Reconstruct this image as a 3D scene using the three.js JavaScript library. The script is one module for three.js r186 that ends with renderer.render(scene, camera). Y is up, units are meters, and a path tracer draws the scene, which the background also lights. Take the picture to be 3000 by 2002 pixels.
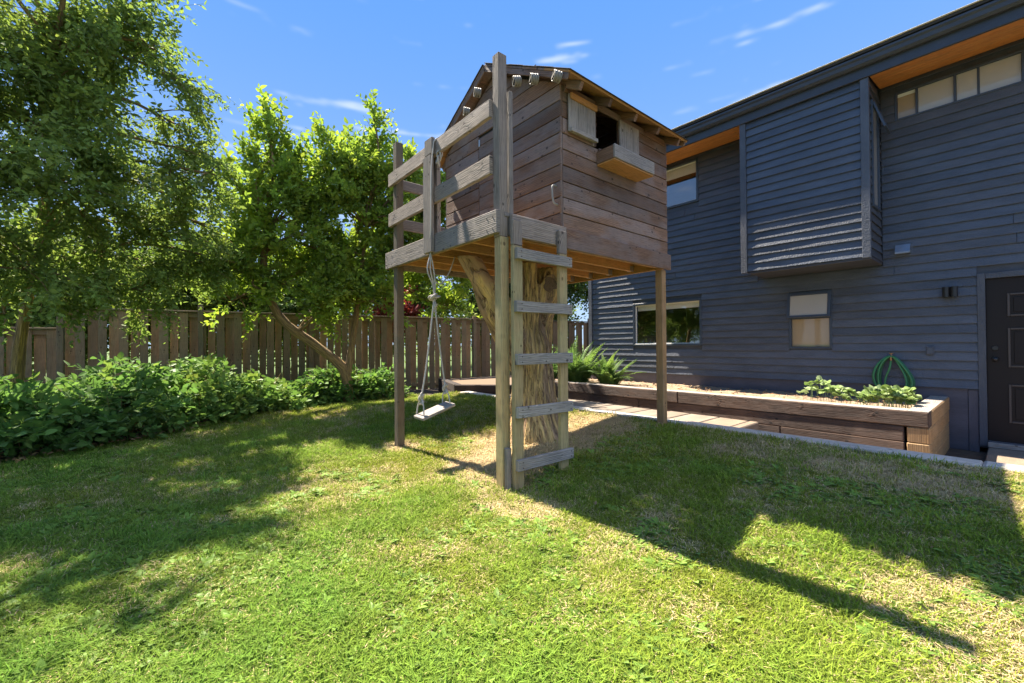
import * as THREE from 'three';
import { mergeGeometries, mergeVertices } from 'three/addons/utils/BufferGeometryUtils.js';
import { MarchingCubes } from 'three/addons/objects/MarchingCubes.js';

// ---------------------------------------------------------------- camera, sky, sun, exposure
const D2R = Math.PI / 180;
const scene = new THREE.Scene();
const camera = new THREE.PerspectiveCamera(2 * Math.atan(1001 / 1252) / D2R, 1024 / 683, 0.05, 900);
camera.position.set(0, 1.2, 0);
camera.rotation.set(0.5 * D2R, -40.2 * D2R, -0.45 * D2R, 'YXZ');
const renderer = new THREE.WebGLRenderer({ antialias: true });
renderer.setSize(1024, 683);
renderer.shadowMap.enabled = true;
renderer.toneMapping = THREE.LinearToneMapping;
renderer.toneMappingExposure = 5.0;

const SUN = new THREE.Vector3(0.25, -3.62, 2.61).normalize();       // the way the light travels
const sun = new THREE.DirectionalLight(new THREE.Color(1, 0.9, 0.76), 4.0);
sun.position.copy(SUN).multiplyScalar(-40).add(new THREE.Vector3(3, 0, -4));
sun.target.position.set(3, 0, -4); scene.add(sun, sun.target);
sun.castShadow = true; sun.shadow.mapSize.set(4096, 4096);
Object.assign(sun.shadow.camera, { left: -16, right: 16, top: 16, bottom: -16, near: 1, far: 90 });

// ---------------------------------------------------------------- noise
function rngOf(a) { return () => { a |= 0; a = a + 0x6D2B79F5 | 0; let t = Math.imul(a ^ a >>> 15, 1 | a); t = t + Math.imul(t ^ t >>> 7, 61 | t) ^ t; return ((t ^ t >>> 14) >>> 0) / 4294967296; }; }
const R = rngOf(20240611);
const rr = (a, b) => a + (b - a) * R();
const clamp = (x, a = 0, b = 1) => Math.max(a, Math.min(b, x));
const smooth = (a, b, x) => { const t = clamp((x - a) / (b - a)); return t * t * (3 - 2 * t); };
const mix = (a, b, t) => a + (b - a) * t;
function hash2(i, j, s) { let h = Math.imul(i, 374761393) ^ Math.imul(j, 668265263) ^ Math.imul(s, 974634777); h = Math.imul(h ^ h >>> 13, 1274126177); return ((h ^ h >>> 16) >>> 0) / 4294967296; }
function pn(x, y, s, px = 1 << 20, py = 1 << 20) {                   // value noise, 0..1, repeating every px, py
  const i = Math.floor(x), j = Math.floor(y); let u = x - i, v = y - j; u = u * u * (3 - 2 * u); v = v * v * (3 - 2 * v);
  const w = (a, n) => ((a % n) + n) % n;
  const a = w(i, px), b = w(i + 1, px), c = w(j, py), d = w(j + 1, py);
  return mix(mix(hash2(a, c, s), hash2(b, c, s), u), mix(hash2(a, d, s), hash2(b, d, s), u), v);
}
function fbm(x, y, s, oct = 4, px, py) { let a = 0.5, r = 0, t = 0; for (let k = 0; k < oct; k++) { r += a * pn(x, y, s + k, px, py); t += a; a *= 0.55; x *= 2; y *= 2; if (px) { px *= 2; py *= 2; } } return r / t; }
function n3(x, y, z, s) { return (pn(x + z * 0.73, y, s) + pn(y + 7.3, z - x * 0.41, s + 1) + pn(z + 3.1, x + y * 0.37, s + 2)) / 3; }

{ // the sky: deep blue above, paler low down, a few thin wisps of cloud everywhere
  const w = 1536, h = 768, d = new Float32Array(w * h * 4);
  for (let j = 0; j < h; j++) {
    const el = ((j + 0.5) / h - 0.5) * Math.PI, y = Math.sin(el);
    for (let i = 0; i < w; i++) {
      const az = ((i + 0.5) / w) * 2 * Math.PI, q = (j * w + i) * 4;
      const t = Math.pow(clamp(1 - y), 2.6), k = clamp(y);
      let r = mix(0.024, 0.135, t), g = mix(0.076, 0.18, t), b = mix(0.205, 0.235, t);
      const ca = clamp(-(Math.cos(el) * Math.cos(az) * SUN.x + y * SUN.y + Math.cos(el) * Math.sin(az) * SUN.z)), fillGlow = 0.9 * Math.exp((ca - 1) / 0.012) + 0.22 * Math.exp((ca - 1) / 0.07);   // bright air round the sun, added out of view as warm fill light
      r += fillGlow; g += fillGlow * 0.95; b += fillGlow * 0.85;
      if (y < 0) { r = 0.10; g = 0.11; b = 0.07; }
      else if (y > 0.12) {
        const sx = az / (2 * Math.PI) * 52, sy = el * 34;
        const wisp = fbm(sx * 1.0, sy * 2.6, 41, 4, 52, 1 << 16), big = pn(sx * 0.25, sy * 0.5, 77, 13, 1 << 16);
        const c = smooth(0.70, 0.90, wisp * 0.8 + big * 0.3) * smooth(0.12, 0.3, y) * 0.6;
        r = mix(r, 0.2, c); g = mix(g, 0.22, c); b = mix(b, 0.26, c);
      }
      d[q] = r; d[q + 1] = g; d[q + 2] = b; d[q + 3] = 1;
    }
  }
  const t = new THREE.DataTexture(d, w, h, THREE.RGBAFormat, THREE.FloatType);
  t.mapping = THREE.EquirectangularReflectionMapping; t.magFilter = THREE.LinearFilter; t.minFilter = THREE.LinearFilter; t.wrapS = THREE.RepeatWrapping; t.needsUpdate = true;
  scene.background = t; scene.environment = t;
}

// ---------------------------------------------------------------- textures and materials
function tex(w, h, f, srgb = true) {                                  // f(u, v) -> [r, g, b] linear or a height
  const d = new Uint8Array(w * h * 4);
  const enc = (x) => 255 * (srgb ? (x <= 0.0031308 ? 12.92 * x : 1.055 * Math.pow(x, 1 / 2.4) - 0.055) : x);
  for (let j = 0; j < h; j++) for (let i = 0; i < w; i++) {
    const c = f((i + 0.5) / w, (j + 0.5) / h), q = (j * w + i) * 4;
    if (typeof c === 'number') d[q] = d[q + 1] = d[q + 2] = clamp(c) * 255; else for (let k = 0; k < 3; k++) d[q + k] = clamp(enc(clamp(c[k])), 0, 255);
    d[q + 3] = 255;
  }
  const t = new THREE.DataTexture(d, w, h, THREE.RGBAFormat);
  t.wrapS = t.wrapT = THREE.RepeatWrapping; t.magFilter = THREE.LinearFilter; t.minFilter = THREE.LinearMipmapLinearFilter; t.generateMipmaps = true;
  if (srgb) t.colorSpace = THREE.SRGBColorSpace; t.needsUpdate = true; return t;
}
const TW = 1024, TH = 512, TL = 2.4, TV = 0.6;                          // a wood texture covers 2.4 m along the grain by 0.6 m across
function grainField(seed, nKnots, streak) {
  const g = rngOf(seed), kn = []; for (let k = 0; k < nKnots; k++) kn.push([g() * TL, g() * TV, 0.006 + g() * 0.009]);
  const out = new Float32Array(TW * TH), knot = new Float32Array(TW * TH);
  for (let j = 0; j < TH; j++) for (let i = 0; i < TW; i++) {
    const u = i / TW * TL, v = j / TH * TV; let vv = v, kd = 0;
    for (const [a, b, r] of kn) {
      let dx = u - a, dy = v - b; if (dx > TL / 2) dx -= TL; if (dx < -TL / 2) dx += TL; if (dy > TV / 2) dy -= TV; if (dy < -TV / 2) dy += TV;
      const q = (dx * dx) / (16 * r * r) + (dy * dy) / (5 * r * r);
      if (q < 6) { vv += (dy > 0 ? 1 : -1) * r * 1.4 * Math.exp(-q); const k2 = Math.hypot(dx * 0.8, dy) / r; kd = Math.max(kd, 1 - smooth(0.7, 1.25, k2)); }
    }
    const wob = (pn(u * 2.5, v * 5, seed, 6, 3) - 0.5) * 0.03 + (pn(u * 7.5, v * 20, seed + 1, 18, 12) - 0.5) * 0.006;
    const ring = (vv + wob) * 62; const fr = ring - Math.floor(ring);
    const rings = Math.pow(fr, 1.6) * (1 - smooth(0.88, 1, fr));
    const fine = pn(u * 5, vv * 320, seed + 3, 12, 192) * 0.6 + pn(u * 18.333, vv * 640, seed + 4, 44, 384) * 0.4;
    out[j * TW + i] = clamp(0.55 * rings + streak * (fine - 0.3) + 0.1); knot[j * TW + i] = kd;
  }
  return { out, knot };
}
const GF = [grainField(11, 14, 0.6), grainField(29, 26, 0.75)];
function woodMap(fi, base, dark, patch, patchAmt, seed) {
  const { out, knot } = GF[fi];
  return tex(TW, TH, (u, v) => {
    const i = Math.floor(u * TW), j = Math.floor(v * TH), t = out[j * TW + i], k = knot[j * TW + i];
    const p = patchAmt * smooth(0.35, 0.7, fbm(u * 7, v * 4, seed, 4, 7, 4)), s = 0.82 + 0.36 * fbm(u * 12, v * 3, seed + 9, 3, 12, 3);
    const st = 0.25 * smooth(0.62, 0.8, pn(u * 40, v * 160, seed + 5, 40, 160));
    return [0, 1, 2].map((c) => { let x = mix(base[c], dark[c], clamp(t * 0.9)); x = mix(x, patch[c], p); x *= s * (1 - st); return mix(x, dark[c] * 0.45, k * 0.8); });
  });
}
const grainBump = GF.map(({ out, knot }) => tex(TW, TH, (u, v) => { const q = Math.floor(v * TH) * TW + Math.floor(u * TW); return 0.85 - 0.7 * out[q] + 0.1 * knot[q]; }, false));
const sawnBump = tex(1024, 512, (u, v) => 0.35 * pn(u * 700, v * 26, 5, 700, 26) + 0.35 * pn(u * 260, v * 90, 6, 260, 90) + 0.3 * fbm(u * 60, v * 60, 7, 3, 60, 60), false);
const M = {};
function kind(name, n, o, spread = 0.16) {                            // several tones of one material
  const g = rngOf(name.length * 977 + n); M[name] = [];
  for (let k = 0; k < n; k++) { const s = 1 + (g() - 0.5) * 2 * spread, w = (g() - 0.5) * 0.1; const m = new THREE.MeshPhysicalMaterial(o); m.name = name; const c = o.color ? o.color : new THREE.Color(1, 1, 1); m.color = new THREE.Color().setRGB(c.r * s * (1 + w), c.g * s, c.b * s * (1 - w)); M[name].push(m); }
}
const rgb = (r, g, b) => new THREE.Color().setRGB(r, g, b);
const any = (name) => M[name][Math.floor(R() * M[name].length)];
kind('greywood', 5, { map: woodMap(1, [0.33, 0.275, 0.225], [0.085, 0.06, 0.045], [0.26, 0.225, 0.205], 0.5, 3), bumpMap: grainBump[1], bumpScale: 0.004, roughness: 0.85 });
kind('postwood', 4, { map: woodMap(0, [0.50, 0.355, 0.165], [0.20, 0.12, 0.045], [0.36, 0.30, 0.14], 0.6, 7), bumpMap: grainBump[0], bumpScale: 0.003, roughness: 0.8 }, 0.1);
kind('cabinwood', 7, { map: woodMap(1, [0.275, 0.155, 0.092], [0.038, 0.02, 0.013], [0.20, 0.152, 0.132], 0.75, 13), bumpMap: grainBump[1], bumpScale: 0.003, roughness: 0.75 }, 0.36);
kind('kerbwood', 3, { map: woodMap(1, [0.56, 0.52, 0.47], [0.22, 0.18, 0.15], [0.46, 0.41, 0.36], 0.5, 39), bumpMap: grainBump[1], bumpScale: 0.006, roughness: 0.88 }, 0.08);
kind('vent', 1, { color: rgb(0.16, 0.2, 0.27), roughness: 0.3, clearcoat: 1, clearcoatRoughness: 0.08 }, 0);
kind('brownpost', 3, { map: woodMap(0, [0.40, 0.245, 0.105], [0.16, 0.085, 0.035], [0.32, 0.21, 0.11], 0.5, 8), bumpMap: grainBump[0], bumpScale: 0.003, roughness: 0.8 }, 0.1);
kind('warmwood', 5, { map: woodMap(0, [0.52, 0.29, 0.10], [0.24, 0.11, 0.035], [0.46, 0.22, 0.07], 0.5, 17), bumpMap: grainBump[0], bumpScale: 0.002, roughness: 0.7 });
kind('timber', 5, { map: woodMap(1, [0.10, 0.058, 0.038], [0.018, 0.011, 0.008], [0.15, 0.09, 0.06], 0.55, 23), bumpMap: grainBump[1], bumpScale: 0.014, roughness: 0.9 });
kind('fencewood', 8, { map: woodMap(0, [0.29, 0.20, 0.12], [0.08, 0.052, 0.032], [0.18, 0.16, 0.095], 0.6, 31), bumpMap: grainBump[0], bumpScale: 0.003, roughness: 0.88 }, 0.25);
kind('bleached', 4, { map: woodMap(1, [0.40, 0.35, 0.30], [0.13, 0.10, 0.08], [0.33, 0.28, 0.225], 0.5, 37), bumpMap: grainBump[1], bumpScale: 0.006, roughness: 0.88 }, 0.12);
kind('soffitwood', 4, { map: woodMap(0, [0.72, 0.31, 0.075], [0.42, 0.14, 0.03], [0.62, 0.25, 0.06], 0.4, 43), bumpMap: grainBump[0], bumpScale: 0.001, roughness: 0.5 }, 0.1);
const paintMap = tex(1024, 512, (u, v) => { const s = 0.62 + 0.55 * fbm(u * 9, v * 6, 91, 4, 9, 6) + 0.22 * fbm(u * 30, v * 140, 95, 3, 30, 140) - 0.14 * smooth(0.6, 0.8, pn(u * 120, v * 300, 93, 120, 300)); return [s * 0.8, s * 0.8, s * 0.8]; });
kind('paint', 5, { color: rgb(0.09, 0.102, 0.128), map: paintMap, bumpMap: sawnBump, bumpScale: 0.005, roughness: 0.5 }, 0.19);
kind('paintdark', 2, { color: rgb(0.06, 0.065, 0.085), map: paintMap, bumpMap: sawnBump, bumpScale: 0.0015, roughness: 0.5 }, 0.05);
kind('fascia', 2, { color: rgb(0.05, 0.056, 0.07), map: paintMap, roughness: 0.42 }, 0.03);
kind('foundation', 1, { color: rgb(0.12, 0.115, 0.14), map: paintMap, roughness: 0.8 }, 0);
kind('doorpaint', 1, { color: rgb(0.014, 0.010, 0.010), roughness: 0.45, specularIntensity: 0.5 }, 0);
kind('moulding', 1, { color: rgb(0.06, 0.045, 0.04), roughness: 0.35 }, 0);
kind('frame', 1, { color: rgb(0.045, 0.06, 0.085), roughness: 0.4 }, 0);
kind('rope', 1, { color: rgb(0.42, 0.40, 0.37), roughness: 0.9 }, 0);
kind('whiteplastic', 2, { color: rgb(0.25, 0.22, 0.18), roughness: 0.55 }, 0.08);
kind('steel', 1, { color: rgb(0.55, 0.55, 0.56), metalness: 0.9, roughness: 0.4 }, 0);
kind('nail', 1, { color: rgb(0.06, 0.045, 0.04), metalness: 0.5, roughness: 0.6 }, 0);
kind('brass', 1, { color: rgb(0.45, 0.25, 0.12), metalness: 0.9, roughness: 0.35 }, 0);
kind('hose', 3, { color: rgb(0.035, 0.19, 0.075), roughness: 0.45 }, 0.25);
kind('roofing', 2, { color: rgb(0.055, 0.048, 0.045), roughness: 0.95, bumpMap: sawnBump, bumpScale: 0.003 }, 0.1);
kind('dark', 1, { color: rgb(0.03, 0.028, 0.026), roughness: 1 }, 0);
kind('room', 1, { color: rgb(0.09, 0.075, 0.06), roughness: 0.9 }, 0);
kind('blind', 1, { color: rgb(0.72, 0.70, 0.62), roughness: 0.7 }, 0);
kind('frosted', 1, { color: rgb(0.34, 0.26, 0.155), roughness: 0.42, clearcoat: 1, clearcoatRoughness: 0.04 }, 0);
kind('frostedgrey', 1, { color: rgb(0.42, 0.39, 0.34), roughness: 0.35, clearcoat: 1, clearcoatRoughness: 0.03 }, 0);
kind('blackmetal', 1, { color: rgb(0.015, 0.015, 0.016), roughness: 0.4 }, 0);
kind('paver', 5, { color: rgb(0.26, 0.20, 0.145), map: paintMap, bumpMap: sawnBump, bumpScale: 0.003, roughness: 0.9 }, 0.18);
kind('soil', 1, { color: rgb(0.16, 0.11, 0.07), roughness: 1 }, 0);
M.glass = [new THREE.MeshPhysicalMaterial({ color: 0xffffff, transmission: 1, thickness: 0, roughness: 0, ior: 2.0 })];

// ---------------------------------------------------------------- building helpers
const taken = new Map();
function numbered(n) { const k = taken.get(n) ?? 0; taken.set(n, k + 1); return k ? n + '_' + String(k).padStart(3, '0') : n; }
function thing(name, label, category, pos = [0, 0, 0], group) {
  const o = new THREE.Group(); o.name = numbered(name); o.position.set(...pos); scene.add(o);
  o.userData = { label, category }; if (group) o.userData.group = group; return o;
}
function add(parent, name, geo, mat, pos, rot) {
  const m = new THREE.Mesh(geo, mat); m.name = name; m.castShadow = m.receiveShadow = true;
  if (pos) m.position.set(...pos); if (rot) m.rotation.set(...rot); parent.add(m); return m;
}
function sub(parent, name, pos, rot) { const g = new THREE.Group(); g.name = name; if (pos) g.position.set(...pos); if (rot) g.rotation.set(...rot); parent.add(g); return g; }
// a board with eased edges; grain along its longest side unless told; uv in metres over the wood texture
function board(lx, ly, lz, c = 0.003, grain, rough = 0) {
  const L = [lx, ly, lz], g = grain ?? L.indexOf(Math.max(...L)); c = Math.min(c, lx * 0.3, ly * 0.3, lz * 0.3);
  const P = [], N = [], U = [], ou = R() * 5, ov = R() * 5;
  const jit = (p) => rough ? p.map((x, k) => x + (hash2(Math.round(p[0] * 997), Math.round(p[1] * 991 + p[2] * 983), k + 3) - 0.5) * rough) : p;
  const poly = (pts, n) => {
    const ax = n.map(Math.abs).indexOf(Math.max(...n.map(Math.abs)));
    for (let k = 1; k + 1 < pts.length; k++) {
      let tri = [pts[0], pts[k], pts[k + 1]];
      const e1 = tri[1].map((x, i) => x - tri[0][i]), e2 = tri[2].map((x, i) => x - tri[0][i]);
      const cr = [e1[1] * e2[2] - e1[2] * e2[1], e1[2] * e2[0] - e1[0] * e2[2], e1[0] * e2[1] - e1[1] * e2[0]];
      if (cr[0] * n[0] + cr[1] * n[1] + cr[2] * n[2] < 0) tri = [tri[0], tri[2], tri[1]];
      for (const p of tri) {
        P.push(...jit(p)); N.push(...n);
        const o = [0, 1, 2].filter((k2) => k2 !== ax && k2 !== g);
        if (ax === g) U.push((p[o[0]] * 0.15 + ou) / TL, (p[o[1]] + ov) / TV); else U.push((p[g] + ou) / TL, (p[o[0]] + p[ax] * 0.7 + ov) / TV);
      }
    }
  };
  const H = L.map((x) => x / 2), s2 = Math.SQRT1_2, s3 = Math.sqrt(1 / 3);
  for (let a = 0; a < 3; a++) {
    const b = (a + 1) % 3, d = (a + 2) % 3;
    for (const s of [-1, 1]) {
      const q = (x, y) => { const p = []; p[a] = s * H[a]; p[b] = x * (H[b] - c); p[d] = y * (H[d] - c); return p; };
      const n = [0, 0, 0]; n[a] = s; poly([q(-1, -1), q(1, -1), q(1, 1), q(-1, 1)], n);
    }
    for (const sb of [-1, 1]) for (const sd of [-1, 1]) {              // edges along a
      const e = (x, inB) => { const p = []; p[a] = x * (H[a] - c); p[b] = sb * (inB ? H[b] - c : H[b]); p[d] = sd * (inB ? H[d] : H[d] - c); return p; };
      const n = [0, 0, 0]; n[b] = sb * s2; n[d] = sd * s2; poly([e(-1, 0), e(1, 0), e(1, 1), e(-1, 1)], n);
    }
  }
  for (const x of [-1, 1]) for (const y of [-1, 1]) for (const z of [-1, 1]) {
    const S = [x, y, z], pts = [0, 1, 2].map((a) => [0, 1, 2].map((k) => S[k] * (k === a ? H[k] : H[k] - c))); poly(pts, S.map((v) => v * s3));
  }
  const geo = new THREE.BufferGeometry();
  geo.setAttribute('position', new THREE.Float32BufferAttribute(P, 3)); geo.setAttribute('normal', new THREE.Float32BufferAttribute(N, 3)); geo.setAttribute('uv', new THREE.Float32BufferAttribute(U, 2));
  return geo;
}
// board given by its two corners
function bx(parent, name, mat, x0, x1, y0, y1, z0, z1, c, grain, rough) {
  return add(parent, name, board(Math.abs(x1 - x0), Math.abs(y1 - y0), Math.abs(z1 - z0), c, grain, rough), typeof mat === 'string' ? any(mat) : mat, [(x0 + x1) / 2, (y0 + y1) / 2, (z0 + z1) / 2]);
}
// board from a to b with section w (across, roughly horizontal) by h
function beam(parent, name, mat, a, b, w, h, c = 0.003) {
  const A = new THREE.Vector3(...a), B = new THREE.Vector3(...b), m = add(parent, name, board(w, h, A.distanceTo(B), c, 2), typeof mat === 'string' ? any(mat) : mat);
  m.position.copy(A).lerp(B, 0.5); m.lookAt(B); return m;
}
// prism from a polygon in the plane (a, y), extruded along the third axis; uv in metres
function prism(pts, depth, axis, vertical = false) {
  const s = new THREE.Shape(pts.map((p) => new THREE.Vector2(...p))); const g = new THREE.ExtrudeGeometry(s, { depth, bevelEnabled: false });
  const p = g.attributes.position, uv = g.attributes.uv, ou = R() * 5, ov = R() * 5;
  for (let i = 0; i < p.count; i++) { const x = p.getX(i), y = p.getY(i), z = p.getZ(i); uv.setXY(i, ((vertical ? y : x) + ou) / TL, ((vertical ? x : y) + z * 0.7 + ov) / TV); if (axis === 'x') p.setXYZ(i, z, y, x); }
  if (axis === 'x') { const ix = g.index; if (ix) { for (let i = 0; i < ix.count; i += 3) { const t = ix.getX(i); ix.setX(i, ix.getX(i + 1)); ix.setX(i + 1, t); } } else for (const n of ['position', 'uv']) { const at = g.attributes[n], k = at.itemSize; for (let i = 0; i < at.count; i += 3) for (let c = 0; c < k; c++) { const t = at.array[i * k + c]; at.array[i * k + c] = at.array[(i + 1) * k + c]; at.array[(i + 1) * k + c] = t; } } g.computeVertexNormals(); }
  return g;
}
const V = (x, y, z) => new THREE.Vector3(x, y, z);
const curve = (pts) => new THREE.CatmullRomCurve3(pts.map((p) => V(...p)));
function tube(pts, r, seg = 24, rad = 7, closed = false) { const c = curve(pts); c.closed = closed; return new THREE.TubeGeometry(c, seg, r, rad, closed); }
function taper(pts, r0, r1, seg = 10, rad = 7, wob = 0) {              // a tapering, slightly uneven tube with uv in metres
  const c = curve(pts), g = new THREE.TubeGeometry(c, seg, 1, rad), p = g.attributes.position, uv = g.attributes.uv, len = c.getLength();
  for (let i = 0; i <= seg; i++) {
    const o = c.getPointAt(i / seg), r = mix(r0, r1, i / seg);
    for (let j = 0; j <= rad; j++) { const k = i * (rad + 1) + j, w = 1 + wob * (hash2(i, j % rad, 5) - 0.5); p.setXYZ(k, o.x + (p.getX(k) - o.x) * r * w, o.y + (p.getY(k) - o.y) * r * w, o.z + (p.getZ(k) - o.z) * r * w); uv.setXY(k, j / rad * Math.max(1, Math.round(r0 * 6.28 / 0.3)), i / seg * len / 0.6); }
  }
  g.computeVertexNormals(); return g;
}

// ---------------------------------------------------------------- ground
const HX = 7.8;                                                       // the house wall
function lawnY(x, z) {
  let y = 0.235 * smooth(2.0, 4.95, x) * 1.0;
  if (x > 2.25) y = 0.235 * clamp((x - 2.25) / 2.45);
  y -= 0.03 * Math.max(0, z + 2.77) * (1 - smooth(2.2, 4.4, x));
  if (z < -7.3) y = mix(y, 0.06, smooth(-7.3, -8.2, z));
  y += 0.02 * (fbm(x * 1.3 + 9, z * 1.3 + 40, 61, 3) - 0.5);
  return y;
}
function dryness(x, z) {                                              // 0 lush .. 1 bare straw
  const e = (cx, cz, rx, rz) => 1 - smooth(0.35, 1.1, Math.hypot((x - cx) / rx, (z - cz) / rz));
  let d = Math.max(e(3.5, -3.55, 1.35, 0.95), e(2.55, -3.25, 0.75, 0.75) * 0.95, e(4.2, -0.6, 0.36, 0.95) * 0.72, e(4.1, -3.4, 0.7, 0.8), e(2.1, -2.5, 0.5, 0.6) * 0.55, e(2.2, -4.7, 0.35, 0.3) * 0.7);
  d += 0.65 * (fbm(x * 2.9, z * 2.3, 63, 4) - 0.5);
  d = Math.max(d, 0.42 * smooth(0.5, 0.75, fbm(x * 1.1 + 3, z * 1.1, 67, 3)) * smooth(0.8, 2.4, x));
  return clamp(d);
}
{
  const xs = [-400, -120, -40, -15, -8, -5], zs = [-400, -150, -60, -30, -20, -15, -12.5];
  for (let x = -3.6; x < 4.76; x += 0.12) xs.push(x);
  xs.push(4.79, 4.86, 5.4, 6.2, 7.0, 7.8, 9, 11, 14, 20, 40, 120, 400);
  for (let z = -11.4; z < 2.2; z += 0.12) zs.push(z);
  zs.push(3, 5, 9, 20, 60, 200);
  const P = [], C = [], U = [], I = [];
  for (const z of zs) for (const x of xs) {
    let y = lawnY(clamp(x, -3.6, 4.76), clamp(z, -12, 2.2));
    if (x > 4.8) y = z < -8.2 ? 0.06 : -0.16; if (x > 4.78 && x < 4.82) y = z < -8.2 ? 0.06 : 0.1;
    P.push(x, y, z); U.push(x / 1.5, z / 1.5);
    const d = x < 4.9 && z > -8.4 ? dryness(x, z) : 0.15, far = z < -10.3;
    const c = [mix(0.07, 0.30, d), mix(0.08, 0.225, d), mix(0.028, 0.125, d)]; if (far) { c[0] = 0.09; c[1] = 0.15; c[2] = 0.03; } if (!far && z < -8.0 && x > 3.6 || (x > 4.8 && z > -8.4)) { c[0] = 0.10; c[1] = 0.07; c[2] = 0.05; }
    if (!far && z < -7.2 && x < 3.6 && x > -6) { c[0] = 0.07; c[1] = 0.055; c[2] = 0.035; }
    C.push(...c);
  }
  const n = xs.length;
  for (let j = 0; j + 1 < zs.length; j++) for (let i = 0; i + 1 < n; i++) { const a = j * n + i; I.push(a, a + n, a + 1, a + 1, a + n, a + n + 1); }
  const g = new THREE.BufferGeometry(); g.setAttribute('position', new THREE.Float32BufferAttribute(P, 3)); g.setAttribute('color', new THREE.Float32BufferAttribute(C, 3)); g.setAttribute('uv', new THREE.Float32BufferAttribute(U, 2)); g.setIndex(I); g.computeVertexNormals();
  const gm = tex(512, 512, (u, v) => { const s = 0.55 + 0.9 * fbm(u * 24, v * 24, 71, 5, 24, 24); return [s * 0.8, s * 0.8, s * 0.76]; });
  const m = add(scene, 'lawn', g, new THREE.MeshStandardMaterial({ vertexColors: true, map: gm, bumpMap: gm, bumpScale: 0.02, roughness: 1 })); m.userData.kind = 'structure';
}

// ---------------------------------------------------------------- house
const house = thing('house', 'two storey house with dark blue grey lap siding, overhanging bay and orange wood soffit', 'house');
const EXPO = 0.1165;
// bevel siding board: thick at the bottom; runs along len, outer side faces -X before turning
function sidingGeo(len, h, t0 = 0.004, t1 = 0.028) {
  const y0 = -0.004, y1 = h + 0.012, P = [], U = [], ou = R() * 5, ov = R() * 5, I = [];
  const prof = [[0, y0 + 0.006], [-t1 + 0.003, y0 + 0.006], [-t1 + 0.001, y0], [-t1, y0 + 0.004], [-t0, y1], [0, y1]];
  const n = Math.max(1, Math.round(len / 0.5)), sg = R() * 100;
  for (let k = 0; k < prof.length; k++) {
    const a = prof[k], b = prof[(k + 1) % prof.length];
    for (let i = 0; i <= n; i++) {
      const z = -len / 2 + len * i / n, wv = (pn(z * 1.6 + sg, 3, 17) - 0.5) * 0.007;
      for (const p of [a, b]) { P.push(p[0] - (p[0] < -0.001 ? wv : 0), p[1], z); U.push((z + ou) / TL, (p[1] + p[0] + ov) / TV); }
    }
    const o = k * (n + 1) * 2; for (let i = 0; i < n; i++) { const q = o + i * 2; I.push(q, q + 1, q + 2, q + 1, q + 3, q + 2); }
  }
  for (const s of [-1, 1]) { const o = P.length / 3; for (const p of prof) { P.push(p[0], p[1], s * len / 2); U.push(p[0], p[1]); } for (let k = 1; k + 1 < prof.length; k++) s < 0 ? I.push(o, o + k + 1, o + k) : I.push(o, o + k, o + k + 1); }
  const g = new THREE.BufferGeometry(); g.setAttribute('position', new THREE.Float32BufferAttribute(P, 3)); g.setAttribute('uv', new THREE.Float32BufferAttribute(U, 2)); g.setIndex(I);
  const f = g.toNonIndexed(); f.computeVertexNormals(); return f;
}
function sideWall(parent, x, z0, z1, y0, y1, holes, mat, joints = true) {
  for (let y = y0; y < y1 - 0.02; y += EXPO) {
    const h = Math.min(EXPO, y1 - y); let spans = [[z0, z1]];
    for (const [a, b, c, d] of holes) if (y + h > c + 0.004 && y < d - 0.004) spans = spans.flatMap(([s, e]) => [[s, Math.min(e, a)], [Math.max(s, b), e]].filter(([p, q]) => q - p > 0.02));
    const cut = [];
    for (const [s, e] of spans) if (joints && e - s > 3.4 && R() < 0.75) { const m = mix(s, e, rr(0.3, 0.7)); cut.push([s, m - 0.002], [m + 0.002, e]); } else cut.push([s, e]);
    for (const [s, e] of cut) add(parent, 'siding_board', sidingGeo(e - s - 0.002, h), any(mat), [x - rr(0, 0.0012), y, (s + e) / 2]);
  }
}
// windows: [z0, z1, y0, y1]
const LOW = [-5.24, -3.765, 1.165, 2.05], UPW = [-5.35, -3.80, 3.86, 4.675], HOP = [-2.35, -1.79, 1.11, 1.995], CLE = [-1.05, 1.35, 4.225, 4.615], DOOR = [-0.315, 0.76, -0.06, 2.035];
const BAY = { x: 7.12, z0: -2.79, z1: -1.205, y0: 2.30, y1: 4.63 };
const HZ0 = -6.41, HZ1 = 2.6;
{
  const sh = new THREE.Shape([[HZ0 + 0.02, -0.1], [HZ1, -0.1], [HZ1, 4.78], [HZ0 + 0.02, 4.78]].map((p) => new THREE.Vector2(...p)));
  for (const [a, b, c, d] of [LOW, UPW, HOP, CLE, DOOR]) sh.holes.push(new THREE.Path([[a + 0.03, c + 0.03], [a + 0.03, d - 0.03], [b - 0.03, d - 0.03], [b - 0.03, c + 0.03]].map((p) => new THREE.Vector2(...p))));
  const g = new THREE.ExtrudeGeometry(sh, { depth: 0.12, bevelEnabled: false }); g.rotateY(-Math.PI / 2); g.translate(HX + 0.122, 0, 0);   // shape x -> +z
  add(house, 'wall', g, M.paintdark[0]);
  bx(house, 'wall', M.paintdark[0], HX + 0.003, 15, -0.1, 4.78, HZ0 + 0.003, HZ0 + 0.14);
  bx(house, 'wall', M.paintdark[0], 14.9, 15, -0.1, 4.78, HZ0 + 0.15, HZ1);
  bx(house, 'wall', M.paintdark[0], HX + 0.15, 14.8, -0.1, 4.78, HZ1 - 0.1, HZ1);
}
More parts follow.
